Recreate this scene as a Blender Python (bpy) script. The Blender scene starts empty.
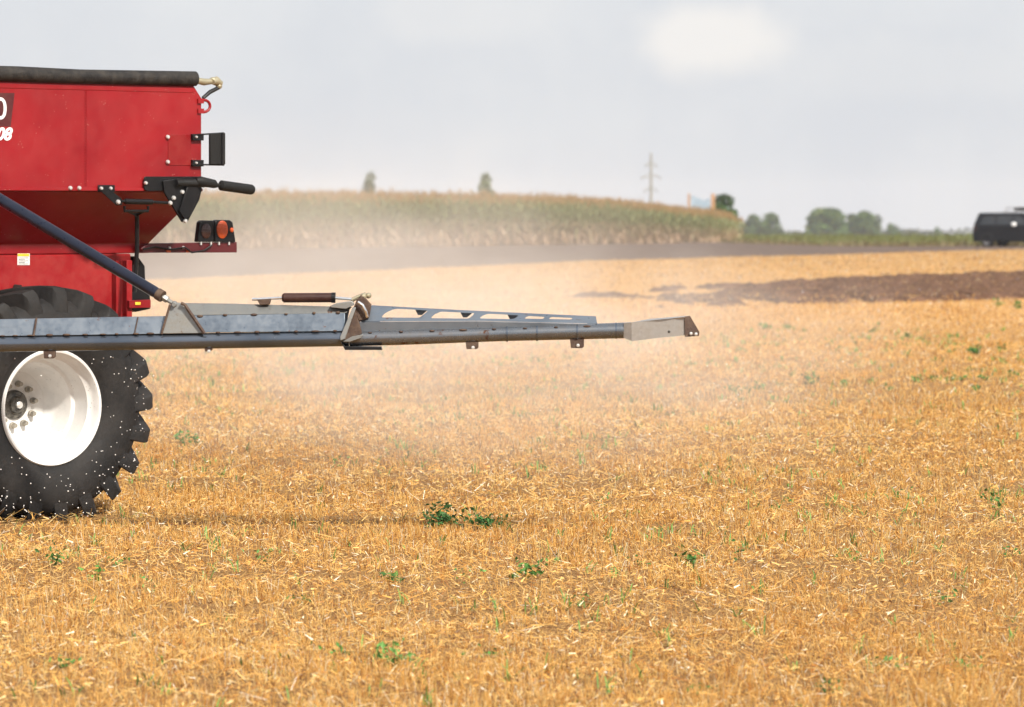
import bpy, math, random
import numpy as np
from mathutils import Vector, Matrix

random.seed(7)
RNG = np.random.default_rng(11)
SC = bpy.context.scene
COL = SC.collection
R = math.radians

# ------------------------------------------------------------------ camera
F = 3456.0                 # focal length in pixels of the 1024 px wide frame
H = 2.19                   # camera height
HZ = 205.0                 # pixel row of eye level
cam_d = bpy.data.cameras.new('camera')
cam_d.sensor_width = 36.0
cam_d.lens = 36.0 * F / 1024.0
cam_d.shift_y = -(353.5 - HZ) / 1024.0
cam_d.clip_start = 0.1
cam_d.clip_end = 20000
cam_d.dof.use_dof = True
cam_d.dof.focus_distance = 22.6
cam_d.dof.aperture_fstop = 3.5
cam = bpy.data.objects.new('camera', cam_d)
COL.objects.link(cam)
cam.location = (0, 0, H)
cam.rotation_euler = (R(90), 0, 0)
SC.camera = cam

# ------------------------------------------------------------------ light
SUN_TO = Vector((0.52, -0.80, 0.78)).normalized()      # towards the sun
SUN_EL = math.asin(SUN_TO.z)
SUN_AZ = math.atan2(SUN_TO.x, SUN_TO.y)
W = bpy.data.worlds.new('World')
SC.world = W
W.use_nodes = True
nt = W.node_tree
nt.nodes.clear()


def NN(t, typ, **kw):
    n = t.nodes.new(typ)
    for k, v in kw.items():
        setattr(n, k, v)
    return n


def setin(t, node, name, v):
    s = node.inputs[name]
    if isinstance(v, bpy.types.NodeSocket):
        t.links.new(v, s)
    else:
        s.default_value = v


def math_node(t, op, a, b=None, clamp=False):
    n = NN(t, 'ShaderNodeMath', operation=op, use_clamp=clamp)
    setin(t, n, 0, a)
    if b is not None:
        setin(t, n, 1, b)
    return n.outputs[0]


def mix_col(t, fac, a, b, blend='MIX'):
    n = NN(t, 'ShaderNodeMix', data_type='RGBA', blend_type=blend)
    for i, v in ((0, fac), (6, a), (7, b)):
        s = n.inputs[i]
        if isinstance(v, bpy.types.NodeSocket):
            t.links.new(v, s)
        else:
            s.default_value = v if i == 0 or len(v) == 4 else (*v, 1)
    return n.outputs[2]


def ramp(t, fac, lo, hi, c0=0.0, c1=1.0):
    n = NN(t, 'ShaderNodeMapRange', clamp=True)
    n.interpolation_type = 'SMOOTHSTEP'
    setin(t, n, 0, fac)
    n.inputs[1].default_value = lo
    n.inputs[2].default_value = hi
    n.inputs[3].default_value = c0
    n.inputs[4].default_value = c1
    return n.outputs[0]


def noise(t, vec, scale, detail=4, rough=0.55):
    n = NN(t, 'ShaderNodeTexNoise')
    if vec is not None:
        t.links.new(vec, n.inputs['Vector'])
    n.inputs['Scale'].default_value = scale
    n.inputs['Detail'].default_value = detail
    n.inputs['Roughness'].default_value = rough
    return n.outputs[0]


tc = NN(nt, 'ShaderNodeTexCoord')
sepw = NN(nt, 'ShaderNodeSeparateXYZ')
nt.links.new(tc.outputs['Generated'], sepw.inputs[0])
zc = math_node(nt, 'MAXIMUM', sepw.outputs[2], 0.012)
cmb = NN(nt, 'ShaderNodeCombineXYZ')
nt.links.new(sepw.outputs[0], cmb.inputs[0])
nt.links.new(sepw.outputs[1], cmb.inputs[1])
nt.links.new(zc, cmb.inputs[2])
sky = NN(nt, 'ShaderNodeTexSky', sky_type='NISHITA')
sky.sun_disc = False
sky.sun_elevation = SUN_EL
sky.sun_rotation = SUN_AZ
sky.air_density = 1.0
sky.dust_density = 3.0
sky.ozone_density = 1.0
nt.links.new(cmb.outputs[0], sky.inputs[0])
# thin high overcast with a soft brighter cloud, a property of the sky itself
n1 = noise(nt, cmb.outputs[0], 16.0, 5, 0.6)
veil = mix_col(nt, ramp(nt, n1, 0.35, 0.7), (6.12, 6.3, 6.66), (6.68, 6.78, 6.98))


def sky_blob(cx, cy, rx, ry, nscale, warp):
    """soft-edged cloud in directions (x/y, z/y)"""
    xa = math_node(nt, 'DIVIDE', sepw.outputs[0], sepw.outputs[1])
    za = math_node(nt, 'DIVIDE', sepw.outputs[2], sepw.outputs[1])
    nz = NN(nt, 'ShaderNodeTexNoise')
    nt.links.new(tc.outputs['Generated'], nz.inputs['Vector'])
    nz.inputs['Scale'].default_value = nscale
    nz.inputs['Detail'].default_value = 5
    off = math_node(nt, 'MULTIPLY', math_node(nt, 'SUBTRACT', nz.outputs[0], 0.5), warp)
    dx = math_node(nt, 'DIVIDE', math_node(nt, 'SUBTRACT', xa, cx), rx)
    dz = math_node(nt, 'DIVIDE', math_node(nt, 'SUBTRACT', za, cy), ry)
    d = math_node(nt, 'ADD', math_node(nt, 'MULTIPLY', dx, dx), math_node(nt, 'MULTIPLY', dz, dz))
    d = math_node(nt, 'ADD', math_node(nt, 'SQRT', d), off)
    m = ramp(nt, d, 0.35, 1.15, 1.0, 0.0)
    front = math_node(nt, 'GREATER_THAN', sepw.outputs[1], 0.0)
    return math_node(nt, 'MULTIPLY', m, front)


b1 = sky_blob(197 / F, 166 / F, 88 / F, 45 / F, 52, 0.9)
b2 = sky_blob(-55 / F, 192 / F, 110 / F, 40 / F, 45, 1.3)
b3 = sky_blob(420 / F, 135 / F, 200 / F, 36 / F, 40, 1.3)
veil = mix_col(nt, math_node(nt, 'MULTIPLY', b1, 0.9), veil, (7.95, 7.7, 7.45))
veil = mix_col(nt, math_node(nt, 'MULTIPLY', b2, 0.35), veil, (7.6, 7.45, 7.3))
veil = mix_col(nt, math_node(nt, 'MULTIPLY', b3, 0.2), veil, (7.4, 7.3, 7.2))
skyc = mix_col(nt, 0.9, sky.outputs[0], veil)
bg = NN(nt, 'ShaderNodeBackground')
bg.inputs['Strength'].default_value = 0.1
nt.links.new(skyc, bg.inputs['Color'])
wo = NN(nt, 'ShaderNodeOutputWorld')
nt.links.new(bg.outputs[0], wo.inputs['Surface'])

sun_d = bpy.data.lights.new('sun', 'SUN')
sun_d.energy = 4.9
sun_d.angle = R(4.0)
sun_d.color = (1.0, 0.94, 0.85)
sun = bpy.data.objects.new('sun', sun_d)
COL.objects.link(sun)
sun.rotation_euler = (-SUN_TO).to_track_quat('-Z', 'Y').to_euler()
sun.location = (20, -20, 40)

SC.view_settings.view_transform = 'Standard'
SC.view_settings.look = 'None'
SC.view_settings.exposure = 0.32
SC.view_settings.gamma = 1.0
SC.render.engine = 'CYCLES'
cy = SC.cycles
cy.use_denoising = True
cy.denoiser = 'OPENIMAGEDENOISE'
cy.max_bounces = 6
cy.diffuse_bounces = 3
cy.glossy_bounces = 3
cy.transmission_bounces = 2
cy.volume_bounces = 2
cy.volume_step_rate = 1.0
cy.volume_max_steps = 128
cy.use_adaptive_sampling = True
cy.adaptive_threshold = 0.02


# ------------------------------------------------------------------ materials
def new_mat(name):
    m = bpy.data.materials.new(name)
    m.use_nodes = True
    t = m.node_tree
    b = t.nodes['Principled BSDF']
    return m, t, b


def worn(name, base, rough=0.5, metal=0.0, coat=0.0, dust=0.2, dust_col=(0.42, 0.33, 0.22), var=0.12,
         rust=0.0, rust_col=(0.12, 0.045, 0.018), bump=0.0, bump_scale=60, scale=3.0, spec=0.5, speck=0.0,
         speck_col=(0.75, 0.72, 0.66), streak=None, rvar=1.0):
    """painted or bare surface with uneven tone, dust film, optional rust and specks"""
    m, t, b = new_mat(name)
    c = NN(t, 'ShaderNodeTexCoord')
    v = c.outputs['Object']
    n_big = noise(t, v, scale, 5, 0.6)
    n_fine = noise(t, v, scale * 9, 4, 0.65)
    lo = tuple(x * (1 - var) for x in base)
    hi = tuple(min(1, x * (1 + var)) for x in base)
    colr = mix_col(t, ramp(t, n_big, 0.3, 0.7), lo, hi)
    if streak:
        mp = NN(t, 'ShaderNodeMapping')
        mp.inputs['Scale'].default_value = streak
        t.links.new(v, mp.inputs[0])
        ns = noise(t, mp.outputs[0], 1.0, 5, 0.65)
        colr = mix_col(t, ramp(t, ns, 0.5, 0.8, 0, 0.45), colr, tuple(x * 0.6 for x in base))
    df = math_node(t, 'MULTIPLY', ramp(t, math_node(t, 'ADD', math_node(t, 'MULTIPLY', n_big, 0.6), math_node(t, 'MULTIPLY', n_fine, 0.4)), 0.38, 0.68), dust)
    colr = mix_col(t, df, colr, dust_col)
    if rust > 0:
        nr = noise(t, v, scale * 4.3, 6, 0.7)
        rf = ramp(t, nr, 0.66 - rust * 0.25, 0.72 - rust * 0.2)
        colr = mix_col(t, rf, colr, rust_col)
    if speck > 0:
        vo = NN(t, 'ShaderNodeTexVoronoi')
        t.links.new(v, vo.inputs['Vector'])
        vo.inputs['Scale'].default_value = 42
        sf = ramp(t, vo.outputs['Distance'], 0.08, 0.16, 1.0, 0.0)
        gate = ramp(t, noise(t, v, 11, 2), 0.58 - speck * 0.2, 0.66 - speck * 0.2)
        colr = mix_col(t, math_node(t, 'MULTIPLY', sf, gate), colr, speck_col)
    t.links.new(colr, b.inputs['Base Color'])
    rr = ramp(t, n_fine, 0.25, 0.75, max(0.05, rough - 0.1 * rvar), min(1, rough + 0.12 * rvar))
    t.links.new(rr, b.inputs['Roughness'])
    b.inputs['Metallic'].default_value = metal
    b.inputs['Specular IOR Level'].default_value = spec
    if coat:
        b.inputs['Coat Weight'].default_value = coat
        b.inputs['Coat Roughness'].default_value = 0.15
    if bump:
        bn = NN(t, 'ShaderNodeBump')
        bn.inputs['Strength'].default_value = bump
        bn.inputs['Distance'].default_value = 0.01
        t.links.new(noise(t, v, bump_scale, 4, 0.6), bn.inputs['Height'])
        t.links.new(bn.outputs[0], b.inputs['Normal'])
    return m


M = {}
M['red'] = worn('red_paint', (0.235, 0.0025, 0.006), 0.4, coat=0.16, dust=0.07, dust_col=(0.36, 0.13, 0.10), speck=0.08, speck_col=(0.42, 0.2, 0.16), var=0.22, scale=0.9, spec=0.35, bump=0.35, bump_scale=3.0)
M['red_dusty'] = worn('dusty_red_paint', (0.265, 0.0045, 0.008), 0.5, spec=0.3, dust=0.16, dust_col=(0.42, 0.15, 0.11), var=0.15, scale=2.2)
M['plate_red'] = worn('plate_red_paint', (0.20, 0.003, 0.006), 0.5, dust=0.05, spec=0.25)
M['bar_red'] = worn('dark_red_bar', (0.075, 0.005, 0.008), 0.42, dust=0.08, dust_col=(0.15, 0.08, 0.06))  # light bar set to a darker red than the hopper
M['dark_red'] = worn('decal_maroon', (0.07, 0.006, 0.009), 0.4, dust=0.05)
M['white_decal'] = worn('white_decal', (0.82, 0.8, 0.8), 0.45, dust=0.03)
M['tarp'] = worn('black_tarp', (0.012, 0.011, 0.011), 0.65, dust=0.5, dust_col=(0.075, 0.063, 0.05), bump=0.7, bump_scale=30, scale=12, spec=0.3)
M['black'] = worn('black_steel', (0.006, 0.006, 0.007), 0.38, dust=0.05, dust_col=(0.08, 0.065, 0.05), scale=8, spec=0.3)
M['rubber'] = worn('black_rubber', (0.009, 0.009, 0.009), 0.6, dust=0.12, dust_col=(0.06, 0.05, 0.04), scale=6, bump=0.3, spec=0.3)
M['tyre'] = worn('tyre_rubber', (0.010, 0.0095, 0.0095), 0.7, dust=0.32, dust_col=(0.062, 0.052, 0.045), scale=4, bump=0.35, bump_scale=45, spec=0.3)
M['rim'] = worn('white_rim_paint', (0.72, 0.71, 0.69), 0.62, spec=0.3, dust=0.12, dust_col=(0.6, 0.52, 0.42), scale=3, speck=0.45, speck_col=(0.2, 0.16, 0.12))
M['hub'] = worn('greasy_hub', (0.05, 0.048, 0.045), 0.35, metal=0.5, dust=0.7, dust_col=(0.26, 0.24, 0.20), scale=24)
M['nut'] = worn('dull_nut', (0.30, 0.28, 0.24), 0.45, metal=0.4, dust=0.3, scale=20)
M['bolt'] = worn('zinc_bolt', (0.72, 0.72, 0.70), 0.35, metal=0.6, dust=0.1, scale=20)
M['steel'] = worn('blue_grey_steel', (0.165, 0.20, 0.245), 0.36, metal=0.6, dust=0.3, dust_col=(0.20, 0.19, 0.17), rust=0.12, scale=2.6, var=0.2, streak=(1.2, 3, 26))
M['steel_light'] = worn('galvanised_steel', (0.29, 0.295, 0.285), 0.4, metal=0.55, dust=0.5, dust_col=(0.17, 0.14, 0.10), rust=0.2, scale=5, var=0.15)
M['steel_dull'] = worn('dull_grey_steel', (0.21, 0.215, 0.21), 0.42, metal=0.55, dust=0.4, dust_col=(0.17, 0.15, 0.12), rust=0.2, scale=4)
M['tube_brown'] = worn('brown_filmed_tube', (0.22, 0.24, 0.265), 0.28, metal=0.8, dust=0.5, dust_col=(0.12, 0.08, 0.048), rust=0.22, scale=2.4, var=0.2, rvar=0.4)  # brown film carries rust plus the ground's reflection, painted into the colour
M['tip_steel'] = worn('stained_steel', (0.48, 0.46, 0.43), 0.32, metal=0.7, dust=0.4, dust_col=(0.22, 0.16, 0.10), rust=0.12, scale=3.5, rvar=0.5)
M['tube'] = worn('boom_tube_steel', (0.15, 0.18, 0.225), 0.24, metal=0.85, dust=0.25, dust_col=(0.16, 0.12, 0.08), rust=0.08, scale=1.6, var=0.22, rvar=0.3)
M['rust'] = worn('rusty_steel', (0.060, 0.032, 0.022), 0.75, dust=0.5, dust_col=(0.16, 0.11, 0.07), scale=12, bump=0.5)
M['navy'] = worn('navy_strut_paint', (0.007, 0.010, 0.024), 0.3, coat=0.2, dust=0.05, dust_col=(0.10, 0.095, 0.09), rust=0.0, rust_col=(0.30, 0.27, 0.23), scale=2.5, spec=0.35, rvar=0.4)
M['barrel'] = worn('brown_cylinder_paint', (0.035, 0.010, 0.008), 0.5, spec=0.3, dust=0.06, scale=9)
M['chrome'] = worn('chrome_rod', (0.78, 0.79, 0.80), 0.18, metal=0.95, dust=0.1, scale=9)
M['brass'] = worn('weathered_brass', (0.42, 0.38, 0.26), 0.45, metal=0.6, dust=0.3, scale=14)
M['amber'] = worn('amber_lens', (0.50, 0.065, 0.008), 0.3, dust=0.08, scale=14, bump=0.5, bump_scale=90)
M['dark_lens'] = worn('dark_red_lens', (0.035, 0.012, 0.012), 0.25, dust=0.08, scale=14)
M['paper'] = worn('sticker_paper', (0.78, 0.77, 0.74), 0.6, dust=0.08, scale=20)
M['yellow'] = worn('yellow_plastic', (0.75, 0.5, 0.03), 0.5, dust=0.08, scale=20)
M['granule'] = worn('white_fertilizer', (0.84, 0.83, 0.80), 0.6, dust=0.05, scale=50)
M['car'] = worn('dark_car_paint', (0.007, 0.007, 0.010), 0.35, coat=0.1, dust=0.05, dust_col=(0.08, 0.07, 0.06), scale=1.2, spec=0.3)
M['car_glass'] = worn('tinted_glass', (0.03, 0.034, 0.04), 0.1, dust=0.2, dust_col=(.07,.065,.06), scale=1.5, spec=0.6)
M['glint_white'] = worn('glint_white', (0.85, 0.85, 0.85), 0.25, dust=0.02)  # white colour paints in the glint on the car's mirror
M['wheel_grey'] = worn('alloy_wheel', (0.30, 0.29, 0.30), 0.5, metal=0.3, dust=0.2, scale=4)
M['concrete'] = worn('pole_concrete', (0.22, 0.23, 0.21), 0.85, dust=0.1, scale=0.7)
M['orange'] = worn('orange_post', (0.40, 0.22, 0.11), 0.7, dust=0.2, scale=2)
M['panel'] = worn('pale_panel', (0.29, 0.37, 0.45), 0.5, dust=0.08, scale=0.9, var=0.2)
M['bark'] = worn('bark', (0.10, 0.075, 0.05), 0.9, dust=0.1, scale=2, bump=0.6, bump_scale=14)


def attr_mat(name, rough=0.75, trans=0.0, spec=0.25):
    m, t, b = new_mat(name)
    a = NN(t, 'ShaderNodeAttribute', attribute_name='tint')
    t.links.new(a.outputs['Color'], b.inputs['Base Color'])
    b.inputs['Roughness'].default_value = rough
    b.inputs['Specular IOR Level'].default_value = spec
    if trans:
        tr = NN(t, 'ShaderNodeBsdfTranslucent')
        t.links.new(a.outputs['Color'], tr.inputs['Color'])
        mx = NN(t, 'ShaderNodeMixShader')
        mx.inputs[0].default_value = trans
        out = t.nodes['Material Output']
        t.links.new(b.outputs[0], mx.inputs[1])
        t.links.new(tr.outputs[0], mx.inputs[2])
        t.links.new(mx.outputs[0], out.inputs['Surface'])
    return m


M['straw'] = attr_mat('straw', 0.6, 0.12, 0.35)
M['leaf'] = attr_mat('leaf', 0.6, 0.25, 0.3)


# ------------------------------------------------------------------ object helpers
def tag(o, label=None, cat=None, group=None, kind=None):
    if label:
        o['label'] = label
    if cat:
        o['category'] = cat
    if group:
        o['group'] = group
    if kind:
        o['kind'] = kind
    return o


def thing(name, loc, label, cat, group=None):
    o = bpy.data.objects.new(name, None)
    o.empty_display_size = 0.2
    COL.objects.link(o)
    o.location = loc
    return tag(o, label, cat, group)


def root_loc(o):
    while o.parent is not None:
        o = o.parent
    return o.location.copy()


class MB:
    """collects shapes in world space; build() links them as ONE mesh object"""

    def __init__(self):
        self.v, self.f = [], []

    def add(self, vs, fs):
        k = len(self.v)
        self.v += [Vector(p) for p in vs]
        self.f += [tuple(i + k for i in q) for q in fs]
        return self

    def prism(self, pts, ext):
        """closed polygon (world points) extruded by the vector ext"""
        n = len(pts)
        ext = Vector(ext)
        a = [Vector(p) for p in pts]
        b = [p + ext for p in a]
        fs = [tuple(range(n)), tuple(range(2 * n - 1, n - 1, -1))]
        fs += [(i, i + n, (i + 1) % n + n, (i + 1) % n) for i in range(n)]
        return self.add(a + b, fs)

    def loft(self, rings, cap=True, closed=True):
        n = len(rings[0])
        vs = [p for r in rings for p in r]
        fs = []
        for k in range(len(rings) - 1):
            for i in range(n if closed else n - 1):
                j = (i + 1) % n
                fs.append((k * n + i, k * n + j, (k + 1) * n + j, (k + 1) * n + i))
        if cap:
            fs.append(tuple(range(n - 1, -1, -1)))
            fs.append(tuple((len(rings) - 1) * n + i for i in range(n)))
        return self.add(vs, fs)

    def tube(self, path, r, n=12, cap=True):
        path = [Vector(p) for p in path]
        rs = r if isinstance(r, (list, tuple)) else [r] * len(path)
        rings = []
        up = None
        for i, p in enumerate(path):
            d = (path[min(i + 1, len(path) - 1)] - path[max(i - 1, 0)]).normalized()
            if up is None:
                up = Vector((0, 0, 1)) if abs(d.z) < 0.9 else Vector((1, 0, 0))
            x = d.cross(up).normalized()
            y = x.cross(d).normalized()
            up = y
            rings.append([p + (x * math.cos(2 * math.pi * k / n) + y * math.sin(2 * math.pi * k / n)) * rs[i] for k in range(n)])
        return self.loft(rings, cap)

    def lathe(self, prof, o, ax, n=48, closed_prof=False):
        """profile of (radius, distance along ax)"""
        o = Vector(o)
        ax = Vector(ax).normalized()
        up = Vector((0, 0, 1)) if abs(ax.z) < 0.9 else Vector((1, 0, 0))
        x = ax.cross(up).normalized()
        y = x.cross(ax).normalized()
        m = len(prof)
        vs = []
        for k in range(n):
            a = 2 * math.pi * k / n
            d = x * math.cos(a) + y * math.sin(a)
            vs += [o + d * r + ax * s for r, s in prof]
        fs = []
        mm = m if closed_prof else m - 1
        for k in range(n):
            k2 = (k + 1) % n
            for i in range(mm):
                j = (i + 1) % m
                fs.append((k * m + i, k2 * m + i, k2 * m + j, k * m + j))
        return self.add(vs, fs)

    def box(self, c, sx, sy, sz, ex=(1, 0, 0), ey=(0, 1, 0), ez=(0, 0, 1)):
        c, ex, ey, ez = Vector(c), Vector(ex) * sx / 2, Vector(ey) * sy / 2, Vector(ez) * sz / 2
        vs = [c + ex * a + ey * b + ez * d for d in (-1, 1) for a, b in ((-1, -1), (1, -1), (1, 1), (-1, 1))]
        return self.add(vs, [(3, 2, 1, 0), (4, 5, 6, 7), (0, 1, 5, 4), (1, 2, 6, 5), (2, 3, 7, 6), (3, 0, 4, 7)])

    def ball(self, c, rx, ry=None, rz=None, seg=10, ring=7):
        ry = rx if ry is None else ry
        rz = rx if rz is None else rz
        c = Vector(c)
        vs = [c + Vector((0, 0, rz))]
        for i in range(1, ring):
            th = math.pi * i / ring
            for k in range(seg):
                a = 2 * math.pi * k / seg
                vs.append(c + Vector((rx * math.sin(th) * math.cos(a), ry * math.sin(th) * math.sin(a), rz * math.cos(th))))
        vs.append(c - Vector((0, 0, rz)))
        fs = [(0, 1 + k, 1 + (k + 1) % seg) for k in range(seg)]
        for i in range(ring - 2):
            for k in range(seg):
                a, b = 1 + i * seg + k, 1 + i * seg + (k + 1) % seg
                fs.append((a, a + seg, b + seg, b))
        L = len(vs) - 1
        b0 = 1 + (ring - 2) * seg
        fs += [(L, b0 + (k + 1) % seg, b0 + k) for k in range(seg)]
        return self.add(vs, fs)

    def build(self, name, mat, parent=None, smooth=35, bevel=0.0, seg=2):
        off = root_loc(parent) if parent is not None else Vector((0, 0, 0))
        me = bpy.data.meshes.new(name)
        me.from_pydata([tuple(p - off) for p in self.v], [], self.f)
        import bmesh
        bm = bmesh.new()
        bm.from_mesh(me)
        bmesh.ops.recalc_face_normals(bm, faces=bm.faces)
        bm.to_mesh(me)
        bm.free()
        me.materials.append(mat)
        if smooth:
            me.shade_smooth()
            me.set_sharp_from_angle(angle=R(smooth))
        o = bpy.data.objects.new(name, me)
        COL.objects.link(o)
        if parent is not None:
            o.parent = parent
        if bevel:
            md = o.modifiers.new('bevel', 'BEVEL')
            md.width = bevel
            md.segments = seg
            md.limit_method = 'ANGLE'
            md.angle_limit = R(40)
            md.harden_normals = False
        return o


def np_mesh(name, verts, faces_quads, tint=None, mat=None, parent=None, smooth=False):
    """verts (N,3), faces (M,4) -> object; tint (N,3) point colours"""
    me = bpy.data.meshes.new(name)
    nv, nf = len(verts), len(faces_quads)
    k = faces_quads.shape[1]
    me.vertices.add(nv)
    me.vertices.foreach_set('co', np.ascontiguousarray(verts, dtype=np.float32).ravel())
    me.loops.add(nf * k)
    me.loops.foreach_set('vertex_index', np.ascontiguousarray(faces_quads, dtype=np.int32).ravel())
    me.polygons.add(nf)
    me.polygons.foreach_set('loop_start', np.arange(0, nf * k, k, dtype=np.int32))
    me.polygons.foreach_set('use_smooth', np.full(nf, smooth, dtype=bool))
    me.update(calc_edges=True)
    if tint is not None:
        at = me.attributes.new('tint', 'FLOAT_COLOR', 'POINT')
        c = np.ones((nv, 4), dtype=np.float32)
        c[:, :3] = tint
        at.data.foreach_set('color', c.ravel())
    if mat:
        me.materials.append(mat)
    o = bpy.data.objects.new(name, me)
    COL.objects.link(o)
    if parent is not None:
        o.parent = parent
    return o


def vnoise(x, y, seed=0):
    """smooth value noise in 0..1, numpy"""
    def h(i, j):
        n = (i * 374761393 + j * 668265263 + seed * 982451653) & 0x7fffffff
        n = ((n ^ (n >> 13)) * 1274126177) & 0x7fffffff
        return ((n ^ (n >> 16)) & 0xffff) / 65535.0
    x = np.asarray(x, dtype=float)
    y = np.asarray(y, dtype=float)
    xi, yi = np.floor(x).astype(np.int64), np.floor(y).astype(np.int64)
    fx, fy = x - xi, y - yi
    fx, fy = fx * fx * (3 - 2 * fx), fy * fy * (3 - 2 * fy)
    a = h(xi, yi) * (1 - fx) + h(xi + 1, yi) * fx
    b = h(xi, yi + 1) * (1 - fx) + h(xi + 1, yi + 1) * fx
    return a * (1 - fy) + b * fy


def fbm(x, y, seed=0, octv=3):
    s, a, tot = 0, 1.0, 0
    for i in range(octv):
        s = s + a * vnoise(np.asarray(x) * 2 ** i, np.asarray(y) * 2 ** i, seed + i * 17)
        tot += a
        a *= 0.55
    return s / tot


# ------------------------------------------------------------------ terrain
def lin(p0, p1):
    return lambda x: p0[1] + (x - p0[0]) * (p1[1] - p0[1]) / (p1[0] - p0[0])


CREST = 235.0
TH = R(40)                 # heading of the spreader
O0X = (53 - 512) * 24 / F


def ground_z(x, y):
    x = np.asarray(x, dtype=float)
    y = np.asarray(y, dtype=float)
    z = ((fbm(x / 3.1, y / 3.1, 5) - 0.5) * 0.05 + (vnoise(x / 0.33, y / 0.4, 6) - 0.5) * 0.045) * np.clip((y - 8) / 6, 0, 1) * np.clip((140 - y) / 60, 0, 1)
    return z - 0.0125 * np.clip(y - CREST, 0, None)


plow_lo = lin((4.0, 73.5), (11.8, 80.0))
plow_hi = lin((4.96, 91.2), (16.5, 111.3))
SOIL_X = [-60, -14, -10.3, -6.9, -2.2, 4.3, 11.5, 23.7, 45, 90]
SOIL_Y = [50, 93, 101, 111, 122, 137.6, 148, 168, 186, 215]


def soil_lo(x):
    return np.interp(x, SOIL_X, SOIL_Y)


def corn_line(x):
    return 161 + (np.asarray(x) + 17.3) * 1.25


def bank_line(x):
    return np.clip(197 - (np.asarray(x) - 11.5) * 3.6, 177.5, 197)


def soil_hi(x):
    return np.minimum(corn_line(x) + 4, bank_line(x) + 1.5)


def in_plow(x, y):
    edge = (fbm(x / 1.7, y / 4.0, 40) - 0.5) * 5
    end = np.clip((x - 2.5 + (fbm(x / 1.2, y / 2.5, 44) - 0.5) * 9) / 3.0, 0, 1)
    patch = (fbm(x / 1.1, y / 2.6, 47) > 0.60) & (x < 8) & (y < 90)
    return (y > plow_lo(x) + edge * 0.4) & (y < plow_hi(x) + edge) & (end > 0.5) & ~patch


def in_soil(x, y):
    edge = (fbm(x / 2.0, y / 5.0, 60) - 0.5) * 4
    return (y > soil_lo(x) + edge) & (y < soil_hi(x))


ys = np.concatenate([np.arange(-12, 12, 2.0), np.arange(12, 32, 0.15), np.arange(32, 60, 0.5), np.arange(60, 140, 2.0), np.arange(140, 280, 5.0),
                     np.geomspace(280, 2400, 30)])
us = np.concatenate([-np.geomspace(3, 1, 8)[:-1], np.linspace(-1, 1, 141), np.geomspace(1, 3, 8)[1:]])
gv, gq = [], []
for y in ys:
    gv.append(np.stack([us * (14 + abs(y) * 0.32), np.full_like(us, y)], 1))
gv = np.concatenate(gv)
gz = ground_z(gv[:, 0], gv[:, 1])
gv = np.column_stack([gv, gz])
nu = len(us)
for j in range(len(ys) - 1):
    for i in range(nu - 1):
        a = j * nu + i
        gq.append((a, a + 1, a + nu + 1, a + nu))
m, t, b = new_mat('stubble_ground')
c = NN(t, 'ShaderNodeTexCoord')
v = c.outputs['Object']
mp = NN(t, 'ShaderNodeMapping')
mp.inputs['Scale'].default_value = (1, 0.35, 1)
t.links.new(v, mp.inputs[0])
na = noise(t, mp.outputs[0], 0.55, 4, 0.6)
nb = noise(t, mp.outputs[0], 4.5, 5, 0.7)
nc = noise(t, v, 60, 3, 0.7)
gold = mix_col(t, ramp(t, na, 0.3, 0.7), (0.50, 0.275, 0.095), (0.60, 0.36, 0.15))
gold = mix_col(t, ramp(t, nb, 0.35, 0.7, 0, 0.6), gold, (0.38, 0.185, 0.06))
litter = mix_col(t, ramp(t, nc, 0.35, 0.62), (0.06, 0.030, 0.014), (0.42, 0.235, 0.085))
sepg = NN(t, 'ShaderNodeSeparateXYZ')
t.links.new(v, sepg.inputs[0])
far = ramp(t, sepg.outputs[1], 34, 75)
t.links.new(mix_col(t, far, litter, gold), b.inputs['Base Color'])
b.inputs['Roughness'].default_value = 0.95
b.inputs['Specular IOR Level'].default_value = 0.1
bn = NN(t, 'ShaderNodeBump')
bn.inputs['Strength'].default_value = 0.8
bn.inputs['Distance'].default_value = 0.05
t.links.new(nb, bn.inputs['Height'])
t.links.new(bn.outputs[0], b.inputs['Normal'])
M['ground'] = m
ground = np_mesh('ground', gv, np.array(gq), mat=m, smooth=True)
tag(ground, kind='structure')


def soil_material(name, dark, light):
    m, t, b = new_mat(name)
    c = NN(t, 'ShaderNodeTexCoord')
    na = noise(t, c.outputs['Object'], 1.3, 6, 0.75)
    nb = noise(t, c.outputs['Object'], 5, 5, 0.75)
    t.links.new(mix_col(t, ramp(t, math_node(t, 'ADD', math_node(t, 'MULTIPLY', na, .5), math_node(t, 'MULTIPLY', nb, .5)), 0.35, 0.68), dark, light), b.inputs['Base Color'])
    b.inputs['Roughness'].default_value = 0.95
    b.inputs['Specular IOR Level'].default_value = 0.1
    bn = NN(t, 'ShaderNodeBump')
    bn.inputs['Strength'].default_value = 0.9
    bn.inputs['Distance'].default_value = 0.06
    t.links.new(nb, bn.inputs['Height'])
    t.links.new(bn.outputs[0], b.inputs['Normal'])
    return m


M['plowed'] = soil_material('plowed_soil', (0.055, 0.028, 0.017), (0.25, 0.135, 0.082))
M['soil'] = soil_material('bare_soil', (0.115, 0.082, 0.066), (0.175, 0.130, 0.105))


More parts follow.
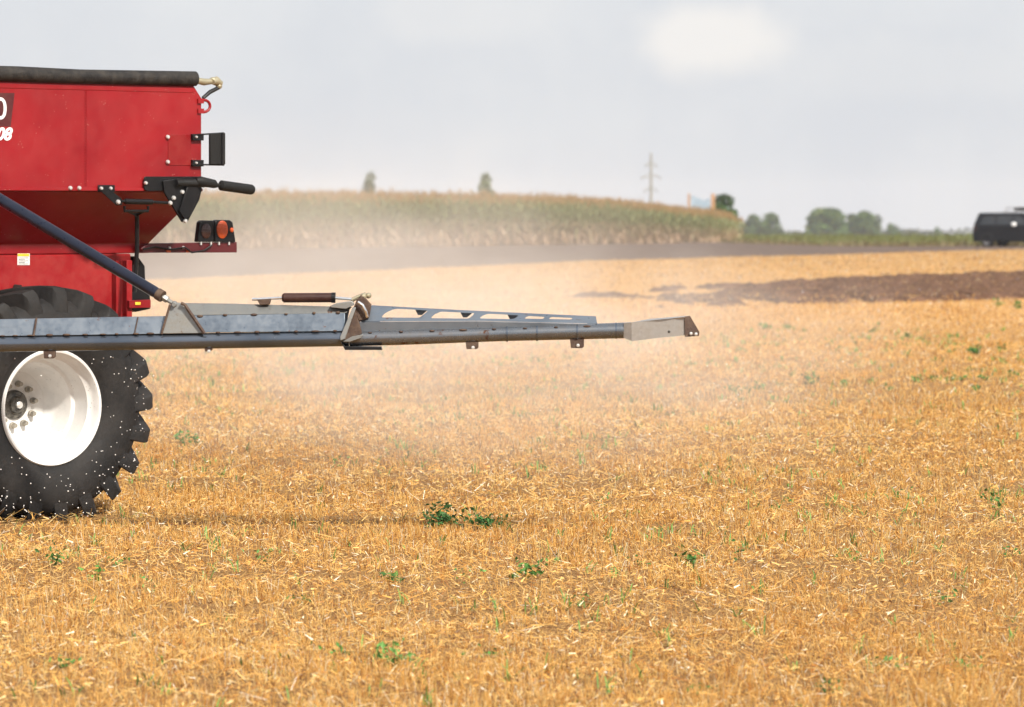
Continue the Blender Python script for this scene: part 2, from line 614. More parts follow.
def soil_sheet(name, x0, x1, nx, lo, hi, ny, mask, mat, amp):
    X = np.linspace(x0, x1, nx)
    T = np.linspace(-0.05, 1.05, ny)
    xx, tt = np.meshgrid(X, T)
    yy = lo(xx) + (hi(xx) - lo(xx)) * tt
    inside = mask(xx, yy).astype(float)
    # soften the mask a little so that the rim dips under the ground
    k = inside.copy()
    for ax in (0, 1):
        k = (np.roll(k, 1, ax) + k + np.roll(k, -1, ax)) / 3
    clod = vnoise(xx * 4.1, yy * 2.0, 71) * 0.4 + vnoise(xx * 9.1, yy * 4.0, 72) * 0.6
    zz = ground_z(xx, yy) - 0.06 + k * (0.075 + amp * clod)
    vv = np.column_stack([xx.ravel(), yy.ravel(), zz.ravel()])
    j, i = np.meshgrid(np.arange(ny - 1), np.arange(nx - 1), indexing='ij')
    a = (j * nx + i).ravel()
    o = np_mesh(name, vv, np.column_stack([a, a + 1, a + nx + 1, a + nx]), mat=mat, smooth=True)
    return tag(o, kind='structure')


soil_sheet('plowed_ground_strip', -5, 30, 420, lambda x: plow_lo(x) - 3, lambda x: plow_hi(x) + 3, 160, in_plow, M['plowed'], 0.17)
soil_sheet('bare_ground_strip', -45, 60, 500, lambda x: soil_lo(x) - 4, lambda x: soil_hi(x) + 4, 90, in_soil, M['soil'], 0.08)


# ------------------------------------------------------------------ straw and stubble (nobody could count it)
def prisms(base, dirv, length, rad, taper=0.7):
    n = len(base)
    ref = np.tile(np.array([[0.37, 0.81, 0.45]]), (n, 1))
    a = np.cross(dirv, ref)
    a /= np.linalg.norm(a, axis=1, keepdims=True) + 1e-9
    b2 = np.cross(dirv, a)
    out = np.empty((n, 6, 3))
    tip = base + dirv * length[:, None]
    for k in range(3):
        ang = 2 * math.pi * k / 3
        d = a * math.cos(ang) + b2 * math.sin(ang)
        out[:, k] = base + d * rad[:, None]
        out[:, 3 + k] = tip + d * rad[:, None] * taper
    i0 = np.arange(n)[:, None] * 6
    q = np.array([[0, 1, 4, 3], [1, 2, 5, 4], [2, 0, 3, 5]])
    faces = (i0[:, None, :] + q[None]).reshape(-1, 4)
    return out.reshape(-1, 3), faces


PAL = np.array([[0.80, 0.46, 0.125], [0.84, 0.53, 0.18], [0.72, 0.37, 0.083], [0.85, 0.59, 0.26], [0.88, 0.72, 0.47],
                [0.50, 0.205, 0.045], [0.22, 0.09, 0.032], [0.83, 0.73, 0.58]])
BANDS = [(12.5, 18, 2300), (18, 26, 1600), (26, 38, 800), (38, 55, 340), (55, 80, 130), (80, 175, 26)]
VS, FS, TS = [], [], []
off = 0
for y0, y1, dens in BANDS:
    area = 0.33 * (y1 * y1 - y0 * y0) / 2 + 4.4 * (y1 - y0)
    n = int(dens * area)
    y = np.sqrt(RNG.random(n) * (y1 * y1 - y0 * y0) + y0 * y0)
    x = (RNG.random(n) * 2 - 1) * (0.165 * y + 2.2)
    up = RNG.random(n) < 0.76
    # drilled rows for the standing stubble
    rowc = y + 0.05 * x
    rowp = 0.16
    snapped = np.round(rowc / rowp) * rowp - 0.05 * x + RNG.normal(0, 0.018, n)
    y = np.where(up & (y < 45), snapped, y)
    ntf = max(1, int(n * 0.76 / 7))
    tf = RNG.integers(0, ntf, n)
    if y0 < 38:      # several stalks rise from each plant
        ox, oy = x[:ntf][tf], y[:ntf][tf]
        oy = np.round((oy + 0.05 * ox) / rowp) * rowp - 0.05 * ox + RNG.normal(0, 0.016, ntf)[tf]
        x = np.where(up, ox + RNG.normal(0, 0.014, n), x)
        y = np.where(up, oy + RNG.normal(0, 0.014, n), y)
    patch = fbm(x / 0.55, y / 0.8, 3)
    big = fbm(x / 4.5, y / 1.7, 9)
    keep = RNG.random(n) < np.where(up, np.clip((patch - 0.25) * 2.4 + (0.5 - big) * 1.2, 0.12, 1), np.clip((big - 0.2) * 1.9 + 0.1, 0.2, 1))
    keep &= ~(in_plow(x, y) & (RNG.random(n) < 0.72)) & ~in_soil(x, y)
    x, y, up, patch, big = x[keep], y[keep], up[keep], patch[keep], big[keep]
    n = len(x)
    az = RNG.random(n) * 2 * math.pi
    tilt = np.where(up, np.abs(RNG.normal(0, 0.5, n)), math.pi / 2 - np.abs(RNG.normal(0, 0.34, n)))
    d = np.column_stack([np.sin(tilt) * np.cos(az), np.sin(tilt) * np.sin(az), np.cos(tilt)])
    hgt = 0.55 + 0.6 * fbm(x / 1.4, y / 1.4, 21)
    clump = np.exp(-(((x - 1.95) / 0.28) ** 2 + ((y - 15.2) / 0.5) ** 2))
    L = np.where(up, RNG.uniform(0.04, 0.11, n) * hgt * (1 + clump * 1.1), RNG.uniform(0.015, 0.05, n) + 0.10 * RNG.random(n) ** 6)
    wu = (x - O0X) * math.cos(TH) + (y - 24) * math.sin(TH)
    wv = -(x - O0X) * math.sin(TH) + (y - 24) * math.cos(TH)
    track = np.clip(1 - np.abs(wv - 0.2) / 0.85, 0, 1) * (wu < 0.42)
    L = L * np.where(up, 1 - 0.85 * np.clip(track * 2.5, 0, 1), 1)
    far_k = np.clip(y / 23.0, 0.8, 6)
    r = RNG.uniform(0.0013, 0.0027, n) * far_k
    z = ground_z(x, y) + np.where(up, -0.01, RNG.random(n) ** 1.5 * 0.05 + 0.004) + 0.09 * in_plow(x, y)
    w_up = np.array([.26, .24, .17, .11, .05, .08, .07, .02])
    w_dn = np.array([.23, .21, .16, .10, .04, .12, .12, .02])
    ci = np.where(up, RNG.choice(8, n, p=w_up), RNG.choice(8, n, p=w_dn))
    tint = PAL[ci] * RNG.uniform(0.8, 1.12, (n, 1))
    warm = (fbm(x / 2.3, y / 1.8, 33) - 0.5)[:, None]
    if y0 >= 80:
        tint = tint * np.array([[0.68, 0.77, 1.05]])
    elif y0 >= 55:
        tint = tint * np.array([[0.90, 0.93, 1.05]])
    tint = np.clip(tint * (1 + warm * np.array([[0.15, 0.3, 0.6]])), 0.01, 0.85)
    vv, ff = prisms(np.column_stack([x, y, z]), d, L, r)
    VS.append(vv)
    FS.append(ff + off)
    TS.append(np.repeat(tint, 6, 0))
    off += len(vv)
# curled chaff and broken leaf sheaths between the stalks
n = 60000
y = np.sqrt(RNG.random(n) * (36 ** 2 - 12.5 ** 2) + 12.5 ** 2)
x = (RNG.random(n) * 2 - 1) * (0.165 * y + 2.2)
az = RNG.random(n) * 2 * math.pi
L = RNG.uniform(0.015, 0.05, n)
w = RNG.uniform(0.002, 0.006, n)
d = np.column_stack([np.cos(az), np.sin(az), RNG.normal(0.1, 0.35, n)])
s = np.column_stack([-np.sin(az), np.cos(az), RNG.normal(0, 0.7, n)])
s /= np.linalg.norm(s, axis=1, keepdims=True)
p0 = np.column_stack([x, y, ground_z(x, y) + RNG.random(n) ** 1.4 * 0.06])
p1 = p0 + d * L[:, None]
q = np.stack([p0 - s * w[:, None], p0 + s * w[:, None], p1 + s * w[:, None] * 0.5, p1 - s * w[:, None] * 0.5], 1).reshape(-1, 3)
tint = PAL[RNG.choice(8, n, p=[.2, .2, .14, .17, .11, .08, .06, .04])] * RNG.uniform(0.8, 1.1, (n, 1))
VS.append(q)
FS.append(np.arange(off, off + 4 * n).reshape(-1, 4))
TS.append(np.repeat(tint, 4, 0))
straw = np_mesh('straw_stubble', np.concatenate(VS), np.concatenate(FS), np.concatenate(TS), M['straw'])
tag(straw, 'golden cut straw stubble and loose straw covering the field', kind='stuff')
del VS, FS, TS


# ------------------------------------------------------------------ leafy plants
def leaves(name, centers, size, tints, mat, up_bias=0.3, parent=None, aspect=0.55):
    """one bent leaf-shaped pair of quads per centre"""
    n = len(centers)
    nrm = RNG.normal(0, 1, (n, 3))
    nrm[:, 2] += up_bias
    nrm /= np.linalg.norm(nrm, axis=1, keepdims=True)
    a = np.cross(nrm, RNG.normal(0, 1, (n, 3)))
    a /= np.linalg.norm(a, axis=1, keepdims=True)
    b2 = np.cross(nrm, a)
    sz = size * RNG.uniform(0.6, 1.3, n)
    A, B, Nn = a * sz[:, None], b2 * (sz * aspect)[:, None], nrm * (sz * 0.18)[:, None]
    pts = np.stack([centers - A, centers + B * 0.9 - A * 0.1 - Nn, centers + A, centers - B * 0.9 - A * 0.1 - Nn], 1)
    faces = np.arange(4 * n).reshape(-1, 4)
    return np_mesh(name, pts.reshape(-1, 3), faces, np.repeat(tints, 4, 0), mat, parent)


def crown_points(lobes, n, hollow=0.35):
    """points through the volume of several ellipsoid lobes (centre, radii)"""
    wts = np.array([l[3] * l[4] * l[5] for l in lobes]) ** 0.7
    ci = RNG.choice(len(lobes), n, p=wts / wts.sum())
    L = np.array(lobes)[ci]
    dd = RNG.normal(0, 1, (n, 3))
    dd /= np.linalg.norm(dd, axis=1, keepdims=True)
    rr = (hollow + (1 - hollow) * RNG.random(n)) ** 0.6
    return L[:, :3] + dd * rr[:, None] * L[:, 3:], ci


def tree(name, px, D, width_px, top_py, label, group, tall=False, tone=(0.066, 0.115, 0.030), n=2600, base_drop=None):
    x0 = (px - 512) * D / F
    z0 = float(ground_z(x0, D))
    top = H - (top_py - HZ) * D / F
    hgt = top - z0
    wd = width_px * D / F
    o = thing(name, (x0, D, z0), label, 'tree', group)
    lobes = []
    if tall:
        for k in range(7):
            f = (k + 0.5) / 7
            ww = wd * 0.5 * (1.05 - 0.75 * abs(f - 0.35) ** 1.2 * 1.3)
            lobes.append((random.uniform(-.12, .12) * wd, random.uniform(-.1, .1) * wd, hgt * (0.14 + 0.80 * f), ww * 0.85, ww * 0.85, hgt * 0.12))
    else:
        for k in range(13):
            a = random.uniform(0, 6.28)
            zz = random.uniform(0.18, 0.84)
            env = 0.53 * max(0.0, 1 - ((zz - 0.30) / 0.64) ** 2) ** 0.8
            s = random.uniform(0.13, 0.21) * wd
            rr = max(0, env * wd - s * 0.55) * random.uniform(0.55, 1.0)
            lobes.append((rr * math.cos(a), rr * math.sin(a), hgt * zz, s, s, min(s * 0.95, hgt * 0.16)))
        lobes.append((random.uniform(-.1, .1) * wd, 0, hgt * 0.86, wd * 0.14, wd * 0.14, hgt * 0.13))
        lobes.append((0, 0, hgt * 0.45, wd * 0.34, wd * 0.34, hgt * 0.33))
    pts, ci = crown_points(lobes, n)
    shade = RNG.uniform(0.65, 1.45, (len(lobes), 1))[ci] * RNG.uniform(0.6, 1.5, (n, 1))
    tints = np.array([tone]) * shade * np.array([[1, 1, 1]])
    yellow = RNG.random((n, 1)) < 0.12
    tints = np.where(yellow, tints * np.array([[1.7, 1.25, 0.9]]), tints)
    leaves('crown', pts, max(0.045 * wd, hgt * 0.022), tints, M['leaf'], parent=o)
    tr = MB()
    w0 = max(0.035 * hgt, 0.05)
    tr.tube([(x0, D, z0 - 0.2), (x0 + 0.01 * hgt, D, z0 + hgt * 0.3), (x0 - 0.01 * hgt, D, z0 + hgt * 0.75)], [w0, w0 * 0.7, w0 * 0.25], 8)
    for k in range(5):
        a = k * 1.3
        zb = z0 + hgt * (0.25 + 0.1 * k)
        tr.tube([(x0, D, zb), (x0 + math.cos(a) * wd * 0.28, D + math.sin(a) * wd * 0.28, zb + hgt * 0.16)], [w0 * 0.4, w0 * 0.1], 6)
    tr.build('trunk', M['bark'], o)
    return o


G1 = 'poplars beyond the maize'
tree('poplar_tree', 371, 700, 23, 171, 'narrow pointed tree rising above the maize, nearer the red hopper', G1, True, tone=(0.12, 0.16, 0.06))
tree('poplar_tree', 487, 700, 24, 172, 'narrow rounded tree rising above the maize between hopper and power pole', G1, True, tone=(0.12, 0.16, 0.06))
G2 = 'round trees on the horizon'
tree('broadleaf_tree', 755, 900, 34, 214, 'low round bushy tree just right of the maize edge', G2)
tree('broadleaf_tree', 772, 890, 34, 212, 'low bushy tree second along from the maize edge', G2)
tree('broadleaf_tree', 827, 900, 62, 208, 'widest and tallest round tree of the horizon group', G2, n=3600)
tree('broadleaf_tree', 850, 930, 34, 213, 'half hidden dark tree between the two biggest round trees', G2)
tree('broadleaf_tree', 868, 900, 42, 210, 'second biggest round tree on the horizon', G2, n=3000)
tree('broadleaf_tree', 893, 950, 26, 223, 'tiny round tree right of the big horizon trees', G2, n=1500)
tree('broadleaf_tree', 938, 950, 14, 226, 'tiny lone tree on the horizon left of the dark car', G2, n=1500)
tree('broadleaf_tree', 723, 229, 46, 193, 'slender green tree standing beside the orange sign post', G2, tone=(0.07, 0.125, 0.045))
# far scrub line on the horizon
pts, tn = [], []
for px in np.arange(735, 1100, 3.0):
    D = 1000 + random.uniform(-60, 60)
    x0 = (px - 512) * D / F
    hh = random.uniform(0.6, 2.6)
    z0 = H - (237.5 - HZ) * D / F
    k = 70
    pts.append(np.column_stack([x0 + RNG.normal(0, 1.6, k), D + RNG.normal(0, 3, k), z0 - 3 + RNG.random(k) * (3 + hh)]))
    tn.append(np.array([[0.07, 0.085, 0.055]]) * RNG.uniform(0.6, 1.5, (k, 1)))
o = leaves('far_hedgerow', np.concatenate(pts), 0.7, np.concatenate(tn), M['leaf'])
tag(o, 'faint far line of scrub along the horizon', kind='stuff')

# maize field
VS, FS, TS = [], [], []
off = 0


def strips(base, d0, length, width, droop, segs, tint0, tint1):
    """bent tapering leaf blades; returns verts, faces, tints"""
    n = len(base)
    s = np.column_stack([-d0[:, 1], d0[:, 0], np.zeros(n)])
    s /= np.linalg.norm(s, axis=1, keepdims=True) + 1e-9
    rows, cols = [], []
    for k in range(segs + 1):
        f = k / segs
        p = base + d0 * (length * f)[:, None]
        p[:, 2] -= droop * length * f * f
        wk = width * (1 - f) ** 0.6 * (0.55 + 0.9 * min(f, 0.5)) + 0.002
        rows.append(p - s * wk[:, None])
        rows.append(p + s * wk[:, None])
        cols += [tint0 * (1 - f) + tint1 * f] * 2
    vv = np.stack(rows, 1)
    m2 = 2 * (segs + 1)
    cc = np.stack(cols, 1)
    q = np.array([[2 * k, 2 * k + 1, 2 * k + 3, 2 * k + 2] for k in range(segs)])
    ff = (np.arange(n)[:, None, None] * m2 + q[None]).reshape(-1, 4)
    return vv.reshape(-1, 3), ff, cc.reshape(-1, 3)


px_, py_ = [], []
ct = np.array([1, 1.25]) / math.hypot(1, 1.25)      # along the field edge
cn = np.array([-ct[1], ct[0]])                       # into the field
for row in range(22):
    tpos = np.arange(-45, 76.0, 0.19)
    dep = row * 0.75 + RNG.normal(0, 0.06, len(tpos)) + 0.1
    tpos = tpos + RNG.normal(0, 0.05, len(tpos))
    px_.append(-17.3 + ct[0] * tpos + cn[0] * dep)
    py_.append(161 + ct[1] * tpos + cn[1] * dep)
x, y = np.concatenate(px_), np.concatenate(py_)
sx = 512 + x * F / y
k = (RNG.random(len(x)) < np.clip((744 - sx + 10 * (fbm(x / 1.5, y / 1.5, 95) - 0.5)) / 30, 0, 1)) & (sx > -120)
x, y, sx = x[k], y[k], sx[k]
n = len(x)
print('maize plants', n)
hg = np.interp(sx, [0, 450, 560, 640, 700, 722, 745], [2.78, 2.78, 2.60, 2.28, 1.82, 1.68, 1.2]) * RNG.normal(1, 0.06, n) * (0.96 + 0.1 * fbm(x / 2, y / 2, 90))
z = ground_z(x, y)
stalk_b = np.column_stack([x, y, z - 0.02])
lean = np.column_stack([RNG.normal(0, .03, n), RNG.normal(0, .03, n), np.ones(n)])
lean /= np.linalg.norm(lean, axis=1, keepdims=True)
vv, ff = prisms(stalk_b, lean, hg * 0.9, np.full(n, 0.014), 0.5)
VS.append(vv); FS.append(ff + off); off += len(vv)
TS.append(np.repeat(np.array([[0.30, 0.24, 0.12]]) * RNG.uniform(.7, 1.2, (n, 1)), 6, 0))
for lv in range(11):
    f = 0.10 + 0.075 * lv + RNG.normal(0, 0.02, n)
    base = stalk_b + lean * (hg * f)[:, None]
    az = RNG.random(n) * 2 * math.pi
    el = np.where(f > 0.4, RNG.uniform(0.5, 1.0, n), RNG.uniform(-0.2, 0.6, n))
    d = np.column_stack([np.cos(az) * np.cos(el), np.sin(az) * np.cos(el), np.sin(el)])
    L = RNG.uniform(0.45, 0.8, n)
    dry = np.clip((0.47 - f) * 5 + RNG.normal(0.15, 0.35, n), 0, 1)[:, None]
    green = np.array([[0.23, 0.30, 0.125]]) * RNG.uniform(.6, 1.4, (n, 1))
    tan = np.array([[0.56, 0.39, 0.26]]) * RNG.uniform(.7, 1.35, (n, 1))
    tint = green * (1 - dry) + tan * dry
    tip = tint * 0.6 + tan * 0.4
    vv, ff, cc = strips(base, d, L, RNG.uniform(0.028, 0.045, n), np.where(f > 0.4, 0.75, 0.9), 3, tint, tip)
    VS.append(vv); FS.append(ff + off); TS.append(cc); off += len(vv)
for tz in range(4):      # tassels
    base = stalk_b + lean * (hg * 0.88)[:, None]
    d = lean + RNG.normal(0, 0.22, (n, 3)) * np.array([[1, 1, 0.3]])
    d /= np.linalg.norm(d, axis=1, keepdims=True)
    vv, ff = prisms(base, d, RNG.uniform(0.2, 0.38, n), np.full(n, 0.013), 0.4)
    VS.append(vv); FS.append(ff + off); off += len(vv)
    TS.append(np.repeat(np.array([[0.54, 0.36, 0.18]]) * RNG.uniform(.7, 1.2, (n, 1)), 6, 0))
# cobs in dry husks
cobk = RNG.random(n) < 0.7
base = stalk_b[cobk] + lean[cobk] * (hg[cobk] * RNG.uniform(.36, .46, cobk.sum()))[:, None]
az = RNG.random(cobk.sum()) * 6.28
d = np.column_stack([np.cos(az) * .6, np.sin(az) * .6, np.full(len(az), .8)])
vv, ff = prisms(base, d, RNG.uniform(.16, .24, len(az)), np.full(len(az), 0.035), 0.3)
VS.append(vv); FS.append(ff + off); off += len(vv)
TS.append(np.repeat(np.array([[0.52, 0.42, 0.26]]) * RNG.uniform(.75, 1.15, (len(az), 1)), 6, 0))
maize = np_mesh('maize_field', np.concatenate(VS), np.concatenate(FS), np.concatenate(TS), M['leaf'])
tag(maize, 'dense tall maize crop with tan tassels and drying lower leaves', kind='stuff')

# grassy bank at the far field edge
n = 46000
x = RNG.uniform(9, 50, n)
y = bank_line(x) + RNG.random(n) * (224 - bank_line(x))
nz_ = fbm(x / 1.5, y / 3, 91)
L = RNG.uniform(0.2, 0.62, n) * (0.5 + nz_)
az = RNG.random(n) * 6.28
el = RNG.uniform(0.8, 1.5, n)
d = np.column_stack([np.cos(az) * np.cos(el), np.sin(az) * np.cos(el), np.sin(el)])
dry = (np.clip((bank_line(x) + 9 - y) / 7, 0, 1) * 0.7 + 0.3 * RNG.random(n))[:, None]
tint = (np.array([[0.12, 0.155, 0.045]]) * (1 - dry) + np.array([[0.20, 0.15, 0.085]]) * dry) * RNG.uniform(.6, 1.4, (n, 1))
vv, ff, cc = strips(np.column_stack([x, y, ground_z(x, y) - 0.02]), d, L, np.full(n, 0.03), 0.25, 2, tint, tint * 1.1)
o = np_mesh('grass', vv, ff, cc, M['leaf'])
tag(o, 'rough green grass bank along the far edge of the field', kind='stuff')

# tiny green shoots scattered through the stubble
n = 3600
y = np.sqrt(RNG.random(n) * (60 ** 2 - 13 ** 2) + 13 ** 2)
x = (RNG.random(n) * 2 - 1) * 0.17 * y
k = (fbm(x / 0.9, y / 1.2, 55) > 0.56) | (RNG.random(n) < 0.12)
x, y = x[k], y[k]
rep = 4
x, y = np.repeat(x, rep) + RNG.normal(0, .02, len(x) * rep), np.repeat(y, rep) + RNG.normal(0, .02, len(y) * rep)
n = len(x)
az = RNG.random(n) * 6.28
el = RNG.uniform(0.6, 1.45, n)
d = np.column_stack([np.cos(az) * np.cos(el), np.sin(az) * np.cos(el), np.sin(el)])
tint = np.array([[0.15, 0.26, 0.06]]) * RNG.uniform(.6, 1.5, (n, 1))
vv, ff, cc = strips(np.column_stack([x, y, ground_z(x, y) + 0.005]), d, RNG.uniform(0.06, 0.16, n), np.clip(0.0035 * y / 20, 0.0028, 0.01), 0.35, 2, tint, tint * 1.2)
o = np_mesh('green_shoots', vv, ff, cc, M['leaf'])
tag(o, 'sparse tiny green grass shoots among the stubble', kind='stuff')


def weed(px, py, wpx, hpx, n, label, group=None, tone=(0.045, 0.105, 0.03), leaf=0.03):
    D = H * F / (py - HZ)
    x0 = (px - 512) * D / F
    z0 = float(ground_z(x0, D))
    o = thing('weed', (x0, D, z0), label, 'weed', group)
    w, hh = wpx * D / F / 2, hpx * 1.35 * D / F + 0.015
    n = int(n * 1.9)
    leaf *= 0.68
    nst = max(3, n // 12)
    st = np.column_stack([RNG.normal(0, 0.45, nst) * w, RNG.normal(0, 0.45, nst) * max(w * 0.8, 0.06), np.zeros(nst)])
    ci = RNG.choice(nst, n)
    f = RNG.random(n)
    spread = np.column_stack([RNG.normal(0, 1, n), RNG.normal(0, 1, n), np.zeros(n)]) * (0.02 + 0.03 * f)[:, None]
    hs = (hh * RNG.uniform(0.5, 1.1, nst))[ci]
    c = st[ci] + spread
    c[:, 2] = 0.01 + f * hs
    tint = np.array([tone]) * np.array([[1.7, 1.75, 1.3]]) * RNG.uniform(0.55, 1.6, (n, 1))
    leaves('foliage', c, leaf * max(1, D / 30), tint, M['leaf'], 0.9, parent=o, aspect=0.6)
    return o


weed(443, 526, 34, 16, 130, 'dark leafy weed, bushier left half of the sprawling pair in mid stubble', tone=(0.035, 0.085, 0.03))
weed(482, 526, 36, 11, 80, 'low spreading dark weed, right half of the pair in mid stubble', tone=(0.035, 0.09, 0.03))
weed(527, 581, 24, 12, 34, 'bright leafy weed below the sprawling dark pair')
weed(393, 664, 26, 18, 34, 'upright weed closest to the bottom edge, below the boom middle', tone=(0.075, 0.16, 0.05))
weed(389, 584, 16, 10, 20, 'small dark weed straight below the boom hinge')
weed(55, 568, 14, 16, 22, 'dark upright weed just below the big tyre')
weed(94, 580, 14, 10, 16, 'small bright weed right of the one below the big tyre', tone=(0.06, 0.15, 0.04))
weed(977, 355, 18, 7, 40, 'leafy weed patch nearest to the plowed strip', leaf=0.028)
weed(811, 384, 12, 7, 30, 'first green weed at the near end of the weedy row', leaf=0.028)
weed(192, 448, 28, 12, 50, 'faint weed clump in the dust right of the big tyre', leaf=0.028)
weed(996, 512, 12, 12, 18, 'upright weed at the field edge of the frame, level with the tyre foot')
weed(685, 560, 26, 10, 30, 'scattered low weed right of the bright leafy one')
WG = 'small weeds in the stubble'
for (a, b) in [(153, 590), (260, 560), (303, 605), (490, 655), (465, 585), (607, 510), (640, 565), (741, 562), (770, 510), (905, 500),
               (945, 605), (965, 668), (828, 690), (895, 672), (575, 607), (118, 565), (335, 470), (335, 660), (700, 690), (1010, 560),
               (60, 665), (848, 563), (560, 560)]:
    weed(a, b, random.uniform(8, 16), random.uniform(6, 13), random.randint(8, 18), 'small green weed sprouting alone in the golden stubble', WG,
         tone=random.choice([(0.05, 0.12, 0.035), (0.07, 0.15, 0.05), (0.04, 0.095, 0.03)]), leaf=0.022)
WR = 'weeds along the far seed row'
for (a, b) in [(845, 386), (870, 384), (916, 383), (932, 381), (952, 381), (963, 380), (985, 381), (1012, 378), (890, 392), (978, 392),
               (758, 391), (735, 395), (908, 357), (950, 354), (1003, 352), (875, 333), (905, 338), (765, 330), (788, 329), (1018, 310), (1000, 308)]:
    weed(a, b, random.uniform(6, 11), random.uniform(3, 6), random.randint(10, 20), 'tiny green weed in the row beyond the boom tip', WR, leaf=0.024)

# ------------------------------------------------------------------ vehicle frame of the spreader
TH = R(40)
EU = Vector((math.cos(TH), math.sin(TH), 0))
EV = Vector((-math.sin(TH), math.cos(TH), 0))
EZ = Vector((0, 0, 1))
CAM = Vector((0, 0, H))
O0 = Vector(((53 - 512) * 24 / F, 24, 0))


def P(px, py, v=0.15):
    r = Vector(((px - 512) / F, 1, -(py - HZ) / F))
    tt = (v - (CAM - O0).dot(EV)) / r.dot(EV)
    return CAM + r * tt


def UZ(px, py, v):
    p = P(px, py, v)
    return (p - O0).dot(EU), p.z


def W3(u, v, z):
    return O0 + EU * u + EV * v + EZ * z


VH = 0.15                                    # plane of the hopper side
spreader = thing('fertilizer_spreader', W3(0, 0.4, 0), 'red self propelled fertilizer spreader with steel boom, cut off by the frame', 'spreader')


def plate(pts, v, th, name, mat, parent, bevel=0.002, out=None):
    m = out or MB()
    m.prism([P(a, b, v) for a, b in pts], -EV * th)
    if out is None:
        return m.build(name, mat, parent, bevel=bevel)


uR, zB = UZ(201.5, 191.5, VH)
_, zT = UZ(196, 86, VH)
uC, zC = UZ(194, 88, VH)
_, zC2 = UZ(201, 98, VH)
uL = -4.6
VW = 2.3
# hopper: vertical upper box, tapering lower bin, bottom band
uB, zM = UZ(149, 243, 0.62)
_, zN = UZ(149, 253, 0.62)
hop = MB()
prof = [(uL, zB), (uR, zB), (uR, zC2), (uC, zT), (uL, zT)]
hop.loft([[W3(u, VH, z) for u, z in prof], [W3(u, VH + VW, z) for u, z in prof]])
r0 = [W3(uL, VH + .004, zB - .002), W3(uR - .003, VH + .004, zB - .002), W3(uR - .003, VH + VW - .004, zB - .002), W3(uL, VH + VW - .004, zB - .002)]
r1 = [W3(uL + .5, .62, zM), W3(uB, .62, zM), W3(uB, VH + VW - .47, zM), W3(uL + .5, VH + VW - .47, zM)]
r2 = [p + EZ * (zN - zM) for p in r1]
hop.loft([r0, r1, r2])
hopper = hop.build('hopper', M['red'], spreader, bevel=0.006)
# pressed top rim and fold line along the side
rm = MB()
rm.box(W3((uL + uC) / 2, VH + .007, zT - .03), uC - uL, 0.02, 0.045, EU, EV, EZ)
rm.build('top_rim', M['red'], hopper, bevel=0.006)
rm = MB()
rm.box(W3((uL + uR) / 2, VH - .008, zB + .012), uR - uL, 0.02, 0.022, EU, EV, EZ)
rm.build('lower_rail', M['red'], hopper, bevel=0.004)
us_, _ = UZ(85, 140, VH)
sm = MB()
for k in range(34):
    sm.ball(W3(us_, VH - .002, zB + .04 + k * (zT - zB - .1) / 33), .0045, .0045, .0045, 6, 4)
sm.box(W3(us_ + .012, VH - .0015, (zB + zT) / 2 - .01), 0.006, 0.004, zT - zB - 0.09, EU, EV, EZ)
sm.build('rivet_seam', M['red'], hopper)

# roll tarp with a low bowed cover
uT, zT1 = UZ(195, 79.5, VH)
tp = MB()
tp.tube([W3(uL - .05 + (uT - uL + .05) * k / 12, VH + .0, zT + 0.048 + .004 * math.sin(k * 1.7)) for k in range(13)], [0.053 + .002 * math.sin(k * 2.3) for k in range(13)], 18)
cover = tp.build('tarp_roll', M['tarp'], spreader)
bw = MB()
ring = []
for (u, k) in ((uL, 1), (uL + 2.8, 1.0), (UZ(112, 66, VH + .06)[0], 1.0), (UZ(193, 71, VH + .06)[0], .8)):
    ring.append([W3(u, VH + .06 + (VW - .1) * j / 10, zT + .075 + .045 * k * math.sin(math.pi * j / 10)) for j in range(11)] +
                [W3(u, VH + VW - .04, zT - .01), W3(u, VH + .06, zT - .01)])
bw.loft(ring)
bw.build('tarp_cover', M['tarp'], spreader)

# crank coupling at the end of the roll
ck = MB()
vk = VH
ck.tube([P(194, 80, vk), P(204, 82, vk), P(211, 81.5, vk)], [.022, .026, .02], 12)
ck.tube([P(211, 82, vk) + EV * -.02, P(216, 81, vk), P(221, 84, vk)], [.02, .035, .022], 12)
ck.ball(P(213, 80, vk), .03, .03, .022)
ck.ball(P(219, 86, vk), .024, .024, .024)
crank = ck.build('crank_joint', M['brass'], spreader)
ca = MB()
ca.tube([P(220, 87, vk), P(210, 92, vk), P(203, 98, vk)], [.014, .016, .014], 8)
ca.build('crank_arm', M['black'], crank)
lp = MB()
a0 = [P(198 + 6 + 6 * math.sin(q), 106 - 6 * math.cos(q), vk) for q in np.linspace(0.0, 3.14, 9)]
lp.tube([P(199, 100, vk)] + a0 + [P(199, 112, vk)], .011, 8)
lp.box(P(200, 101, vk), .05, .03, .035, EU, EV, EZ)
lp.box(P(200, 111, vk), .05, .03, .035, EU, EV, EZ)
lp.build('lifting_loop', M['red'], spreader)

# decals
dc = MB()
dc.prism([P(x_, y_, VH) for x_, y_ in ((-75, 92.5), (14.5, 93), (10.5, 126.5), (-78, 126))], -EV * .002)
dec = dc.build('decal_panel', M['dark_red'], hopper, smooth=0)


